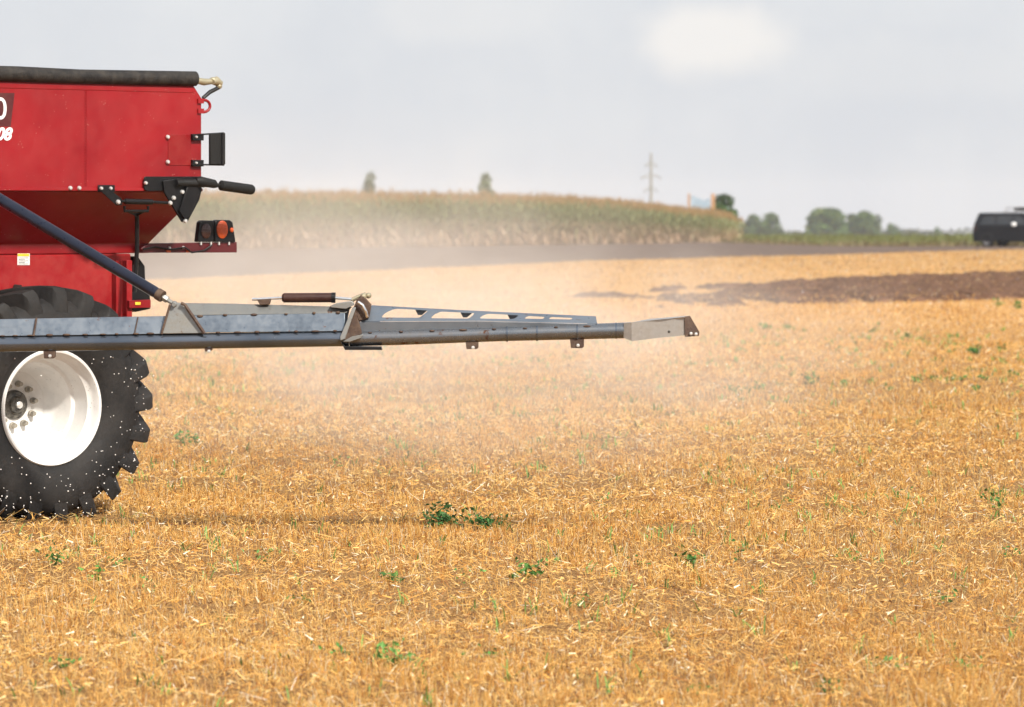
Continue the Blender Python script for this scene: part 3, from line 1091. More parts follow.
def text(body, px, py, size, name, mat, parent, shear=0.0, bold=0.003, v=VH - .004, align='CENTER'):
    cu = bpy.data.curves.new(name, 'FONT')
    cu.body = body
    cu.size = size
    cu.align_x = align
    cu.shear = shear
    cu.offset = bold
    cu.extrude = 0.0015
    cu.materials.append(mat)
    o = bpy.data.objects.new(name, cu)
    COL.objects.link(o)
    me = bpy.data.meshes.new_from_object(o)
    bpy.data.objects.remove(o)
    o = bpy.data.objects.new(name, me)
    COL.objects.link(o)
    o.parent = parent
    o.location = P(px, py, v) - root_loc(parent)
    o.rotation_euler = (R(90), 0, TH)
    return o


text('0', 0.5, 119.0, 0.215, 'lettering', M['white_decal'], dec, bold=0.001)
text('08', 10.6, 139.8, 0.118, 'lettering', M['white_decal'], hopper, shear=0.28, bold=0.0045, align='RIGHT')
st = MB()
st.prism([P(x_, y_, .60) for x_, y_ in ((17.3, 253.5), (29.5, 253.5), (29.5, 265), (17.3, 265))], -EV * .003)


# bolts
def bolts(pts, v, r=0.016, name='bolt', parent=None, mat=None):
    for a, b in pts:
        m = MB()
        m.lathe([(0.0, -.016), (r * .7, -.015), (r * .95, -.008), (r, 0.0)], P(a, b, v), EV, 10)
        m.build(name, mat or M['bolt'], parent)


bolts([(70, 188), (79, 188)], VH - .018, parent=hopper)

# rear flap and its mount
fp = MB()
fp.prism([P(x_, y_, VH - .02) for x_, y_ in ((208.5, 133.5), (223.5, 133), (223.5, 164.5), (208.5, 164.5))], -EV * .025)
flap = fp.build('rubber_flap', M['rubber'], spreader, bevel=0.004)
fr = MB()
fr.tube([P(192, 135, VH - .03), P(224, 133, VH - .03)], .006, 8)
fr.tube([P(192, 164.5, VH - .03), P(224, 165, VH - .03)], .006, 8)
fr.tube([P(222.5, 133, VH - .05), P(222.5, 165, VH - .05)], .008, 8)
fr.build('flap_rod', M['black'], flap)
for y0 in (134, 160):
    plate([(190.5, y0), (201.5, y0), (201.5, y0 + 6.5), (190.5, y0 + 6.5)], VH - .001, .03, 'flap_bracket', M['black'], flap)
plate([(168, 134.5), (191, 134.5), (191, 165.5), (168, 165.5)], VH, .004, 'mount_plate', M['plate_red'], hopper)
bolts([(167.5, 137), (167.5, 162)], VH - .007, parent=hopper)
bolts([(196, 137), (196, 163)], VH - .032, .010, parent=flap)

# black linkage on the hopper corner
lk = MB()
lk.prism([P(x_, y_, VH - .02) for x_, y_ in ((143.5, 177.5), (145, 176.5), (200, 176.5), (200.5, 183), (193, 191), (146, 191), (143.5, 189))], -EV * .012)
lk.prism([P(x_, y_, VH - .034) for x_, y_ in ((162, 181), (186, 177), (200, 179), (200.5, 190), (198, 200), (190, 215), (186, 222.5), (181, 222), (163, 192))], -EV * .018)
link = lk.build('linkage_plate', M['black'], spreader, bevel=0.003)
lk = MB()
lk.prism([P(x_, y_, VH - .055) for x_, y_ in ((186, 186), (194, 183), (198, 192), (189, 215), (183, 219), (178, 211))], -EV * .02)
lk.build('linkage_arm', M['black'], link, bevel=0.003)
bolts([(145.5, 183), (169, 183)], VH - .032, .014, parent=link)
bolts([(182, 192), (173.5, 198), (170, 203), (185, 221)], VH - .052, .017, parent=link)
gp = MB()
gp.tube([P(176, 183, VH - .07), P(198, 183, VH - .07), P(204, 183.5, VH - .07)], [.026, .028, .03], 14)
gp.tube([P(196, 180.8, VH - .08), P(200, 181.2, VH - .08), P(214, 184, VH - .08), P(217.5, 186, VH - .08)], [.02, .036, .032, .014], 14)
gp.tube([P(216, 185, VH - .08), P(221, 185.5, VH - .08)], .013, 10)
gp.tube([P(219.5, 185.2, VH - .08), P(221, 185.4, VH - .08), P(251, 189.6, VH - .08), P(253, 189.9, VH - .08)], [.02, .038, .038, .03], 14)
gp.build('hydraulic_damper', M['rubber'], link)
plate([(97.5, 185), (114, 185), (114, 192.2), (97.5, 192.2)], VH - .02, .012, 'link_bracket', M['black'], spreader)
ar = MB()
ar.prism([P(x_, y_, VH - .034) for x_, y_ in ((99, 190), (109, 189.5), (121, 199), (121, 205), (116, 205.5))], -EV * .012)
ar.build('link_arm', M['black'], link)
bolts([(101, 188.3), (110.5, 188.3)], VH - .033, .013, parent=link)
bolts([(118, 202)], VH - .047, .018, parent=link)
rd = MB()
rd.tube([P(121, 201.3, VH - .045), P(124, 201.3, VH - .045), P(125, 201.4, VH - .045), P(152, 202, VH - .045), P(153, 202, VH - .045), P(171, 203, VH - .045)],
        [.010, .010, .020, .020, .011, .011], 12)
rd.tube([P(124.5, 206, VH - .03), P(124.5, 211, VH - .03), P(148, 211, VH - .03), P(148, 206, VH - .03)], .011, 8)
rd.build('link_rod', M['black'], link)
pl = MB()
pl.tube([P(128, 211, VH + .02), P(136, 215, VH + .1), P(144, 211, VH + .02)], .012, 8)
pl.tube([P(137, 213, VH + .1), P(137, 250, VH + .15), P(134.5, 292, VH + .15)], .016, 10)
pl.build('drop_pipe', M['black'], spreader)

# light bar
lb = MB()
lb.prism([P(x_, y_, .46) for x_, y_ in ((141, 248.5), (148, 243.5), (237, 242), (237, 252.5), (143, 252.8))], EV * .09)
bar = lb.build('light_bar', M['bar_red'], spreader, bevel=0.004)
lw = MB()
lw.tube([P(143, 249, .44), P(155, 247, .44), P(170, 249.5, .44), P(185, 247.5, .44), P(192, 252.5, .44), P(204, 250.5, .44), P(212, 245, .44)], .007, 6)
lw.build('lamp_cable', M['black'], bar)
bolts([(169, 248), (183, 247.5)], .455, .011, parent=bar)
for a in (166, 186):
    plate([(a, 250), (a + 4.5, 250), (a + 4.5, 252.4), (a, 252.4)], .457, .006, 'amber_marker', M['amber'], bar)
lampE = MB()
lampE.prism([P(x_, y_, .44) for x_, y_ in ((197.5, 242), (200, 222), (202, 220.3), (213.5, 220.5), (214.3, 223), (214, 242))], EV * .05)
lamp1 = lampE.build('tail_lamp', M['black'], bar, bevel=0.008)
lampE = MB()
lampE.prism([P(x_, y_, .44) for x_, y_ in ((215, 242), (215, 221), (217, 219.8), (230, 220), (233, 222), (236, 242))], EV * .05)
lamp2 = lampE.build('tail_lamp', M['black'], bar, bevel=0.008)


def lens(px, py, v, ru, rz, mat, parent, name):
    m = MB()
    c0 = P(px, py, v)
    rings = []
    for (k, dv) in ((1.0, 0.0), (1.0, .006), (.85, .010), (.45, .013), (.05, .014)):
        rings.append([c0 + EU * (ru * k * math.cos(q)) + EZ * (rz * k * math.sin(q)) - EV * dv for q in np.linspace(0, 2 * math.pi, 21)[:-1]])
    m.loft(rings)
    return m.build(name, mat, parent)


lens(205.8, 231, .44, .044, .055, M['dark_lens'], lamp1, 'lens')
lens(222, 229.5, .44, .050, .066, M['amber'], lamp2, 'lens')
lens(231.5, 230, .44, .016, .018, M['amber'], lamp2, 'side_marker')
for a, lmp in ((201, lamp1), (211, lamp1), (219, lamp2), (229, lamp2)):
    mg = MB()
    mg.tube([P(a, 241, .45), P(a, 245, .45)], .008, 6)
    mg.build('lamp_foot', M['bolt'], lmp)

# chassis box under the bin
VC = .60
uP, zP = UZ(131, 313, VC)
ch = MB()
ch.box(W3((uL + .5 + uP) / 2, VC + .55, (zN + .55) / 2 - .001), uP - uL - .5, 1.1, zN - .55 - .004, EU, EV, EZ)
chassis = ch.build('chassis', M['red_dusty'], spreader, bevel=0.01)
ps = MB()
for (a, b) in ((115.5, 121.5), (126, 131.5)):
    u0, _ = UZ(a, 250, VC - .05)
    u1, _ = UZ(b, 250, VC - .05)
    ps.box(W3((u0 + u1) / 2, VC - .03, (zN + zP) / 2 - .06), u1 - u0, .06, zN - zP + .02, EU, EV, EZ)
ps.build('chassis_post', M['red_dusty'], chassis, bevel=0.004)
st.build('warning_sticker', M['paper'], chassis, smooth=0)
plate([(17.6, 253.7), (29.2, 253.7), (29.2, 256.3), (17.6, 256.3)], .596, .002, 'sticker_header', M['yellow'], chassis)
sl = MB()
for k in range(5):
    sl.prism([P(x_, y_, .596) for x_, y_ in ((18.5, 257.6 + k * 1.5), (28 - (k % 2) * 3, 257.6 + k * 1.5), (28 - (k % 2) * 3, 258.1 + k * 1.5), (18.5, 258.1 + k * 1.5))], -EV * .0015)
sl.build('sticker_print', M['hub'], chassis)
bx = MB()
bx.prism([P(x_, y_, VC - .02) for x_, y_ in ((131.5, 292), (133, 266), (138, 256), (145, 266), (146, 292), (143, 294))], EV * .12)
bx.prism([P(x_, y_, VC - .05) for x_, y_ in ((128, 287), (135, 283), (150, 282), (150.5, 309), (136, 312), (129, 308))], EV * .14)
bxo = bx.build('valve_box', M['black'], chassis, bevel=0.006)
plate([(127, 300.5), (148.5, 299.5), (148.5, 307.5), (127, 308)], VC - .06, .03, 'valve_cover', M['red'], bxo)
plate([(135, 302), (140.5, 302), (140.5, 305), (135, 305)], VC - .092, .004, 'reflector', M['yellow'], bxo)
ax = MB()
ax.tube([W3(0, .60, .782), W3(0, 2.2, .782)], .11, 16)
ax.box(W3(0, 1.35, .80), .34, .5, .4, EU, EV, EZ)
ax.build('axle', M['black'], spreader)


# wheels
def make_wheel(v0, flip):
    """v0: plane of the outer face, flip = +1 when the axle goes towards +v"""
    A = EV * flip
    c0 = W3(0, v0, 0.782)
    ty = MB()
    prof = [(.395, .03), (.42, .005), (.48, -.025), (.58, -.040), (.66, -.030), (.72, .0), (.755, .06), (.768, .16), (.772, .36), (.768, .56), (.755, .66), (.72, .72),
            (.66, .75), (.58, .76), (.48, .745), (.42, .715), (.395, .69)]
    ty.lathe(prof, c0, A, 88, closed_prof=True)
    x = A.cross(EZ).normalized()

    def pol(a, r, s):
        return c0 + (x * math.cos(a) + EZ * math.sin(a)) * r + A * s
    NL = 21
    for k in range(NL):
        for side in (0, 1):
            a0 = 2 * math.pi * (k + 0.5 * side) / NL
            rings = []
            #      s, base radius, top radius, angle shift, half width (m)
            for (s, rb, rt, sh, hw) in ((.385, .75, .836, .33, .028), (.26, .75, .845, .235, .032), (.14, .745, .848, .135, .038), (.05, .72, .846, .055, .050),
                                        (.005, .69, .838, .02, .056), (-.016, .66, .80, .0, .057), (-.028, .64, .72, -.010, .054)):
                ss = s if side == 0 else .72 - s
                an = a0 + sh
                dw = hw / .8
                rings.append([pol(an - dw * 1.25, rb, ss), pol(an - dw * .8, rt, ss), pol(an + dw * .8, rt, ss), pol(an + dw * 1.25, rb, ss)])
            ty.loft(rings)
    w = bpy.data.objects.new('wheel', None)
    COL.objects.link(w)
    w.parent = spreader
    ty.build('tyre', M['tyre'], w, smooth=40, bevel=0.006, seg=2)
    rm = MB()
    rm.lathe([(.405, .035), (.408, .012), (.40, .0), (.386, .004), (.376, .02), (.371, .05), (.357, .075), (.342, .09), (.336, .16), (.328, .23), (.308, .25), (.298, .29),
              (.29, .40), (.275, .46), (.24, .50), (.19, .505), (.13, .51), (.0, .51)], c0, A, 72)
    rm.lathe([(.405, .035), (.36, .14), (.335, .26), (.325, .45), (.36, .6), (.405, .69)], c0, A, 48)
    rim = rm.build('rim', M['rim'], w, smooth=28)
    hb = MB()
    hb.lathe([(.105, .512), (.10, .492), (.088, .482), (.062, .478), (.056, .455), (.046, .447), (.0, .446)], c0, A, 28)
    hub = hb.build('hub', M['hub'], w, smooth=30)
    hc = MB()
    hc.lathe([(.026, .448), (.026, .43), (.016, .425), (.0, .425)], c0, A, 8)
    hc.build('hub_cap', M['bolt'], hub)
    for k in range(10):
        a = 2 * math.pi * (k + .25) / 10
        nb_ = MB()
        nb_.lathe([(.0, .445), (.015, .446), (.017, .455), (.017, .48), (.024, .482), (.024, .495), (.02, .505)], c0 + (x * math.cos(a) + EZ * math.sin(a)) * .148, A, 8)
        nb_.build('lug_nut', M['nut'], w)
    return w


make_wheel(0.0, 1)
make_wheel(2.75, -1)

# ------------------------------------------------------------------ boom
YB = 22.3


def B(px, py, dy=0.0):
    yy = YB + dy
    return Vector(((px - 512) * yy / F, yy, H - (py - HZ) * yy / F))


boom = bpy.data.objects.new('boom', None)
COL.objects.link(boom)
boom.parent = spreader
tb = MB()
tb.tube([B(-190, 346.5, .05), B(0, 344, .05), B(180, 341.3, .05), B(349, 338.5, .05)], [.052, .052, .051, .05], 20)
tube1 = tb.build('inner_tube', M['tube'], boom)
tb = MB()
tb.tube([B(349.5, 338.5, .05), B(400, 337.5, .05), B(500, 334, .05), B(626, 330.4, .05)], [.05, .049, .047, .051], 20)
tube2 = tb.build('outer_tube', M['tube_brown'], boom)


def slab(pts, depth, name, mat, parent, bevel=0.003, back=0.0):
    """pts: (px, py, dy) front outline; extruded away from the front by depth"""
    m = MB()
    m.prism([B(a, b, d) for a, b, d in pts], (0, depth, 0))
    return m.build(name, mat, parent, bevel=bevel)


slab([(-190, 339, .02), (-190, 321.5, .06), (0, 319.2, .06), (168, 316, .06), (166, 333.8, .02)], .012, 'web_plate', M['steel'], boom)
slab([(-190, 338.6, .10), (-190, 321.5, .074), (0, 319.2, .074), (168, 316, .074), (166, 333.6, .10)], .010, 'back_web', M['steel'], boom)
slab([(188, 332.8, .02), (186, 315.5, .05), (345, 313, .05), (345, 331.2, .02)], .012, 'web_plate', M['steel'], boom)
slab([(183, 315.5, .049), (180, 303, .10), (230, 303.6, .10), (352, 307, .10), (346, 313, .049)], .012, 'upper_flange', M['steel_dull'], boom)
slab([(186, 332.8, .13), (184, 304, .13), (350, 307.6, .13), (345, 331, .13)], .010, 'back_web', M['steel'], boom)
# bracket with its ribs
br = slab([(162, 333.6, .005), (170.5, 304.5, .03), (174, 302.5, .03), (182, 303.2, .03), (203, 333.2, .005)], .06, 'strut_bracket', M['steel_light'], boom)
rb = MB()
rb.tube([B(161.5, 334, .0), B(170, 304.5, .02)], .008, 6)
rb.tube([B(181, 303, .0), B(185, 305, .0), B(204.5, 333.5, -.01)], .012, 6)
rb.build('bracket_rib', M['rust'], br)


def weld(pts, rx, rz, dy, name='weld_seam', parent=boom, mat=None):
    m = MB()
    for a, b in pts:
        m.ball(B(a, b, dy), rx * random.uniform(.5, 1.2), .008, rz * random.uniform(.45, .85), 8, 5)
    return m.build(name, mat or M['rust'], parent, smooth=60)


weld([(a + random.uniform(-3, 3), 335.8 - a * .0155) for a in range(-170, 160, 17)], .024, .010, .012)
weld([(218 + 19.5 * k, 332.4 - k * .25) for k in range(7)], .026, .010, .012)
weld([(200, 316.2), (225, 315), (254, 314.6), (286, 314), (314, 313), (338, 312.5)], .020, .013, .045)
sr = MB()
sr.tube([B(36.5, 318, .045), B(33.5, 336, .005)], .007, 6)
sr.build('seam_strip', M['rust'], boom)
sr = MB()
sr.tube([B(138, 317, .05), B(134.5, 334, .01)], .004, 6)
sr.build('seam_strip', M['rust'], boom)
# bolts heads / clips hanging under the tube
for (a, b, w_, h_) in ((49, 355, 12, 7), (472, 346.6, 13, 5), (577, 344.4, 14, 7.5), (208, 350.3, 8, 2.5)):
    nm = MB()
    nm.prism([B(a - w_ / 2, b - h_ / 2 - 2.5, .03), B(a + w_ / 2, b - h_ / 2 - 3, .03), B(a + w_ / 2, b + h_ / 2 - 1.5, .03), B(a + w_ / 2 - 2, b + h_ / 2, .03), B(a - w_ / 2 + 1, b + h_ / 2, .03)], (0, .05, 0))
    nz = nm.build('nozzle_bracket', M['rust'], boom, bevel=0.003)
    nm = MB()
    nm.lathe([(.0, -.012), (.010, -.010), (.012, 0)], B(a + 1, b + 1, .03), (0, 1, 0), 8)
    nm.build('bolt', M['bolt'], nz)

# hydraulic cylinder on top of the boom
cy_ = MB()
cy_.tube([B(282, 297.8, .09), B(284, 297.8, .09), B(331, 297.6, .09), B(334.5, 297.6, .09)], [.02, .031, .031, .028], 16)
cyl = cy_.build('hydraulic_cylinder', M['barrel'], boom)
rd = MB()
rd.tube([B(252, 299.3, .09), B(258, 299.2, .09), B(283, 297.9, .09)], [.011, .010, .010], 10)
rd.build('piston_rod', M['chrome'], cyl)
rd = MB()
rd.tube([B(334, 297.8, .09), B(352, 299.2, .09)], .010, 10)
rd.build('piston_rod', M['chrome'], cyl)
bk = MB()
bk.prism([B(257, 299.5, .06), B(271, 298.5, .06), B(269.5, 304.5, .06), B(260, 305.2, .06)], (0, .06, 0))
bk.build('cylinder_mount', M['rust'], cyl, bevel=0.004)
gl = MB()
gl.tube([B(331.5, 297.6, .09), B(335.5, 297.7, .09)], .034, 16)
gl.build('cylinder_gland', M['black'], cyl)

# hinge between the two sections
hg_ = slab([(352.5, 307.5, -.01), (356, 307.5, -.01), (345, 339, -.03), (340.5, 340.5, -.03), (340, 337, -.03)], .14, 'hinge_plate', M['steel_light'], boom)
hm = MB()
hm.prism([B(342, 340, .0), B(351, 322, .0), B(355, 311, .0), B(359, 322, .0), B(362, 333, .0), B(354, 341, .0)], (0, .11, 0))
hm.prism([B(353, 309, .02), B(357, 299, .02), B(363, 296, .02), B(371, 305, .02), B(369, 318, .02), B(359, 321, .02)], (0, .10, 0))
hm.build('hinge_block', M['rust'], hg_, bevel=0.004)
hm = MB()
hm.prism([B(343, 341.5, -.03), B(352, 336.5, -.03), B(363, 334.5, -.03), B(361, 338, -.03), B(350, 341.8, -.03)], (0, .12, 0))
hm.build('hinge_foot', M['steel_light'], hg_, bevel=0.002)
hm = MB()
hm.prism([B(340.5, 341, -.01), B(345, 346.5, -.01), B(381, 346.8, -.01), B(382, 350, -.01), B(345, 350, -.01)], (0, .10, 0))
hm.build('lower_skid', M['black'], hg_, bevel=0.002)
kn = MB()
kn.ball(B(363.5, 296.5, .06), .022, .03, .022)
kn.ball(B(368.5, 295.5, .08), .020, .03, .020)
kn.tube([B(352, 300, .09), B(358, 297, .09), B(366, 294, .09)], .014, 8)
kn.build('hinge_pin', M['brass'], hg_)
kn = MB()
kn.prism([B(330, 306, .03), B(336, 303.5, .03), B(352, 301, .03), B(354, 305, .03), B(346, 309, .03), B(331, 307.5, .03)], (0, .09, 0))
kn.build('hinge_lug', M['steel_light'], hg_, bevel=0.003)
cl = MB()
cl.tube([B(358, 302, -.01), B(362.5, 305, -.015), B(366, 312, -.01), B(367, 317, .0)], .010, 8)
cl.build('hinge_clip', M['chrome'], hg_)

# outer section: folded plate with cut-outs above a web, real openings
front = [(359, 321.5), (372, 305.2), (470, 310.5), (596, 316.3), (590, 325.4), (480, 322.7)]


def top_y(a):
    return float(np.interp(a, [357, 372, 470, 596], [322, 305.2, 310.5, 316.3]))


def bot_y(a):
    return float(np.interp(a, [357, 480, 597], [321.6, 320.9, 323.8]))


def sl_d(a, b):
    """depth on the sloped plate: the top edge lies further back"""
    f = (bot_y(a) - b) / max(bot_y(a) - top_y(a), 1.0)
    return .03 + .10 * f


holes = [[(381, 317.4), (385, 313.2), (392, 309.8), (397, 308.8), (428, 310.4), (425.5, 313), (419.5, 317.8)],
         [(430.5, 318.2), (434.5, 314.4), (441, 311.6), (475, 313.2), (471, 317.0), (468.5, 318.6)],
         [(479, 318.4), (483, 315.4), (488, 313.8), (519, 315.2), (515, 318.4), (512, 319.2)],
         [(524, 318.6), (528, 316.0), (545, 316.9), (543, 319.0)],
         [(548.5, 319.0), (551, 317.0), (573, 318.0), (571, 319.5)]]
import bmesh
bm = bmesh.new()


def round_poly(pts, r):
    out = []
    n = len(pts)
    for i in range(n):
        p = Vector(pts[i])
        a, b = Vector(pts[i - 1]) - p, Vector(pts[(i + 1) % n]) - p
        ra, rb = min(r, a.length * .42), min(r, b.length * .42)
        q0, q1 = p + a.normalized() * ra, p + b.normalized() * rb
        for k in range(4):
            f = k / 3
            out.append(tuple(q0 * (1 - f) ** 2 + p * 2 * f * (1 - f) + q1 * f * f))
    return out



def loop(pts, dy):
    vs = [bm.verts.new(tuple(B(a, b, sl_d(a, b) + dy) - root_loc(boom))) for a, b in pts]
    es = [bm.edges.new((vs[i], vs[(i + 1) % len(vs)])) for i in range(len(vs))]
    return vs, es


outer = [(357.5, 321.6), (372, 305.2), (420, 307.9), (470, 310.5), (540, 313.8), (596, 316.3), (597, 323.6), (540, 322.4), (480, 320.9), (420, 321.2)]
rings_ = []
edges_front = []
for pts_ in [outer] + holes:
    vs, es = loop(pts_ if pts_ is outer else round_poly(pts_, 2.2), 0.0)
    rings_.append(vs)
    edges_front += es
bmesh.ops.triangle_fill(bm, use_beauty=True, edges=edges_front)
g = bmesh.ops.extrude_face_region(bm, geom=list(bm.faces))
bmesh.ops.translate(bm, vec=(0, .012, 0), verts=[e for e in g['geom'] if isinstance(e, bmesh.types.BMVert)])
bmesh.ops.recalc_face_normals(bm, faces=bm.faces)
me = bpy.data.meshes.new('cutout_plate')
bm.to_mesh(me)
bm.free()
me.materials.append(M['steel'])
cp = bpy.data.objects.new('cutout_plate', me)
COL.objects.link(cp)
cp.parent = boom
slab([(357.5, 321.9, .03), (480, 321.2, .03), (596, 323.9, .03), (588, 327.2, .035), (480, 330, .035), (362, 334.2, .035)], .012, 'web_plate', M['steel'], boom)
slab([(360, 309, .145), (372, 306.2, .145), (380, 307, .145), (380, 333, .15), (362, 333, .15)], .010, 'end_plate', M['steel'], boom)
# inner cross ribs seen through the openings
rbm = MB()
for a in (421, 466, 513):
    t0 = top_y(a) + 1.2
    rbm = MB()
    rbm.prism([B(a - 6, t0 + .2, .135), B(a + 7, t0 + .8, .135), B(a + 1, t0 + 6, .06), B(a - 3, t0 + 6, .06)], (0, .010, 0))
    rbm.build('cross_rib', M['black'], boom)
slab([(586, 324.5, .10), (594, 316.2, .125), (597.5, 323.4, .05)], .01, 'end_cap', M['black'], boom)
weld([(370 + 31 * k, 332.6 - k * .9) for k in range(8)], .024, .009, .012)
for (a, b) in ((507, 333.9), (537, 333), (577, 332), (616, 330.7)):
    rg = MB()
    rg.tube([B(a - .8, b, .05), B(a + .8, b, .05)], .0525, 18)
    rg.build('tube_clamp', M['tube'], boom)
nbm = MB()
nbm.prism([B(624, 323, .0), B(631.5, 322.5, -.03), B(632, 341.2, -.03), B(623.5, 337.8, .0)], (0, .10, 0))
cols_ = [(631.5, 322.5, 341.2, -.03), (645, 321.2, 339.6, -.045), (660, 319.6, 337.6, -.050), (672, 318.4, 336.6, -.042), (685, 317.2, 335.2, -.005)]
nbm.loft([[B(a, t_, dy) for a, t_, b_, dy in cols_] + [B(a, b_, dy) for a, t_, b_, dy in cols_[::-1]],
          [B(a, t_, dy + .010) for a, t_, b_, dy in cols_] + [B(a, b_, dy + .010) for a, t_, b_, dy in cols_[::-1]]])
nbm.prism([B(631.5, 322.4, -.03), B(650, 318.8, .10), B(690, 315.6, .10), B(684.5, 317.0, -.03)], (0, .006, -.008))
tip = nbm.build('boom_tip', M['tip_steel'], boom)
nbm = MB()
nbm.prism([B(684.5, 316.6, -.02), B(690, 315.8, .0), B(699.5, 332, .0), B(699, 336, .0), B(685, 337, -.02)], (0, .012, 0))
nbm.build('tip_deflector', M['rust'], tip, bevel=0.002)
for (a, b) in ((691, 333.5), (696, 334), (669, 331.5)):
    nm = MB()
    nm.lathe([(.0, -.012), (.009, -.010), (.011, 0)], B(a, b, -.028), (0, 1, 0), 8)
    nm.build('bolt', M['hub'] if a < 680 else M['bolt'], tip)

# strut carrying the boom
s0, s1 = P(-130, 121.5, .2), B(159, 294.5, .06)
d = (s1 - s0)
sb = MB()
sb.tube([s0, s0 + d * .5, s0 + d * .985, s1], [.039, .039, .037, .032], 16)
strut = sb.build('boom_strut', M['navy'], spreader)
sb = MB()
sb.tube([s1 - d.normalized() * .012, s1 + d.normalized() * .03], .039, 14)
sb.build('strut_collar', M['rust'], strut)
sb = MB()
e1 = B(174.5, 304.5, .045)
sb.tube([s1, e1], .014, 10)
sb.tube([s1.lerp(e1, .3), s1.lerp(e1, .55)], .024, 6)
sb.ball(e1, .024, .03, .024)
sb.tube([e1 + Vector((0, -.05, 0)), e1 + Vector((0, .05, 0))], .013, 8)
sb.build('strut_eye', M['steel_light'], strut)


# ------------------------------------------------------------------ flying fertilizer
gm = MB()
gm.ball((0, 0, 0), 1, .9, .85, 8, 6)
g0 = gm.build('fertilizer_granule', M['granule'], smooth=60)
first = True
GT = 'granules flying past the tyre'
GA = 'granules in the dusty air'


def granule(px, py, dep, r, label, grp):
    global first
    o = g0 if first else g0.copy()
    if not first:
        COL.objects.link(o)
    first = False
    o.location = ((px - 512) * dep / F, dep, H - (py - HZ) * dep / F)
    o.rotation_euler = (random.random() * 6, random.random() * 6, 0)
    o.scale = (r, r, r * random.uniform(.8, 1.3))
    tag(o, label, 'granule', grp)


def tyre_depth(px):
    return 24.0 + (px - 53) * .0035


cnt = 0
while cnt < 165:
    a = random.uniform(0, 150)
    b = random.uniform(356, 520)
    rr = math.hypot((a - 53) / .84, b - 408)
    if rr > 118 or (rr < 62 and random.random() < .93):
        continue
    if random.random() > .25 + .75 * min(1, max(0, (rr - 60) / 50)):
        continue
    # clusters
    if fbm(a / 16.0, b / 16.0, 77) < .40:
        continue
    granule(a, b, random.uniform(22.5, 23.2), random.uniform(.0025, .005), 'tiny white fertilizer granule flying past the black tyre', GT)
    cnt += 1
for k in range(45):
    a, b = random.choice([(random.gauss(715, 45), random.gauss(375, 35)), (random.gauss(420, 160), random.gauss(390, 30)), (random.gauss(180, 40), random.gauss(430, 45))])
    if b < 356:
        b = 356 + random.random() * 50
    granule(a, b, random.uniform(22.6, 24.5), random.uniform(.003, .0055), 'tiny white fertilizer granule falling through the dusty air beyond the boom', GA)

# ------------------------------------------------------------------ far things
# power pole
D = 600.0
x0 = (651 - 512) * D / F
z0 = float(ground_z(x0, D))
pp = thing('power_pole', (x0, D, z0), 'tall pale power pole with short crossarms above the maize', 'power pole')
zt = H + (HZ - 153) * D / F
mm = MB()
mm.tube([(x0, D, z0 - .5), (x0, D, zt)], [.34, .16], 10)
mm.build('pole_shaft', M['concrete'], pp)
for py_c, half in ((165, 1.0), (177, 1.7), (190, 1.1)):
    zz = H + (HZ - py_c) * D / F
    mm = MB()
    mm.box((x0, D, zz), 2 * half, .14, .14)
    mm.tube([(x0 - half * .8, D, zz), (x0, D, zz + .8)], .05, 6)
    mm.tube([(x0 + half * .8, D, zz), (x0, D, zz + .8)], .05, 6)
    arm = mm.build('crossarm', M['concrete'], pp)
    for s in (-1, 1):
        mm = MB()
        mm.tube([(x0 + s * half * .95, D, zz), (x0 + s * half * .95, D, zz - .5)], .07, 6)
        mm.build('insulator', M['hub'], arm)

# sign with two orange posts behind the maize
D = 223.0
xa, xb = (689 - 512) * D / F, (713 - 512) * D / F
sg = thing('field_sign', ((xa + xb) / 2, D, 0), 'pale blue panel between two orange posts behind the maize edge', 'sign')
for (xx, top) in ((xa, 194.5), (xb, 194.5)):
    mm = MB()
    w_ = .07 if xx == xa else .12
    mm.box((xx, D, (H + (HZ - top) * D / F) / 2), w_ * 2, .2, H + (HZ - top) * D / F + .1)
    mm.build('post', M['orange'], sg, bevel=.01)
mm = MB()
zz = lambda p: H + (HZ - p) * D / F
mm.prism([(xa + .12, D + .03, zz(222)), (xb - .19, D + .03, zz(222)), (xb - .19, D + .03, zz(198)), (xb - .55, D + .03, zz(200.5)), (xa + .45, D + .03, zz(197)), (xa + .12, D + .03, zz(195))], (0, .05, 0))
mm.build('panel', M['panel'], sg)

# dark car parked at the far field edge
D = 178.0
PH = R(35)
c_l = Vector((math.cos(PH), -math.sin(PH), 0))
c_w = Vector((math.sin(PH), math.cos(PH), 0))
car0 = Vector(((972 - 512) * D / F, D, 0.03))
car = thing('parked_car', car0 + c_l * 2.3 + c_w * .9, 'dark tall car with loaded roof rack at the far field edge', 'car')


def CP(l, w, z):
    return car0 + c_l * l + c_w * w + EZ * z


low = [(.06, .27), (.0, .5), (.02, .9), (.08, 1.10), (3.45, 1.12), (4.45, 1.0), (4.66, .82), (4.68, .5), (4.58, .27)]
arch = []
cb = MB()
cb.loft([[CP(l, .05 if k in (0, 3) else 0, z) if k < 2 else CP(l, 1.86 - (.05 if k == 3 else 0), z) for l, z in low] for k in range(4)] and
        [[CP(l + (.04 if k in (0, 3) else 0) * (1 if l < 2 else -1), w, z) for l, z in low] for k, w in enumerate((.0, .05, 1.81, 1.86))])
body = cb.build('body', M['car'], car, bevel=.025, seg=2)
cab = [(.05, 1.09), (.27, 1.70), (.34, 1.76), (2.55, 1.77), (2.85, 1.69), (3.55, 1.11)]
cb = MB()
cb.loft([[CP(l, .04, z) if z < 1.3 else CP(l, .18, z) for l, z in cab], [CP(l, 1.82, z) if z < 1.3 else CP(l, 1.68, z) for l, z in cab]])
cb.build('cabin', M['car'], car, bevel=.02, seg=2)


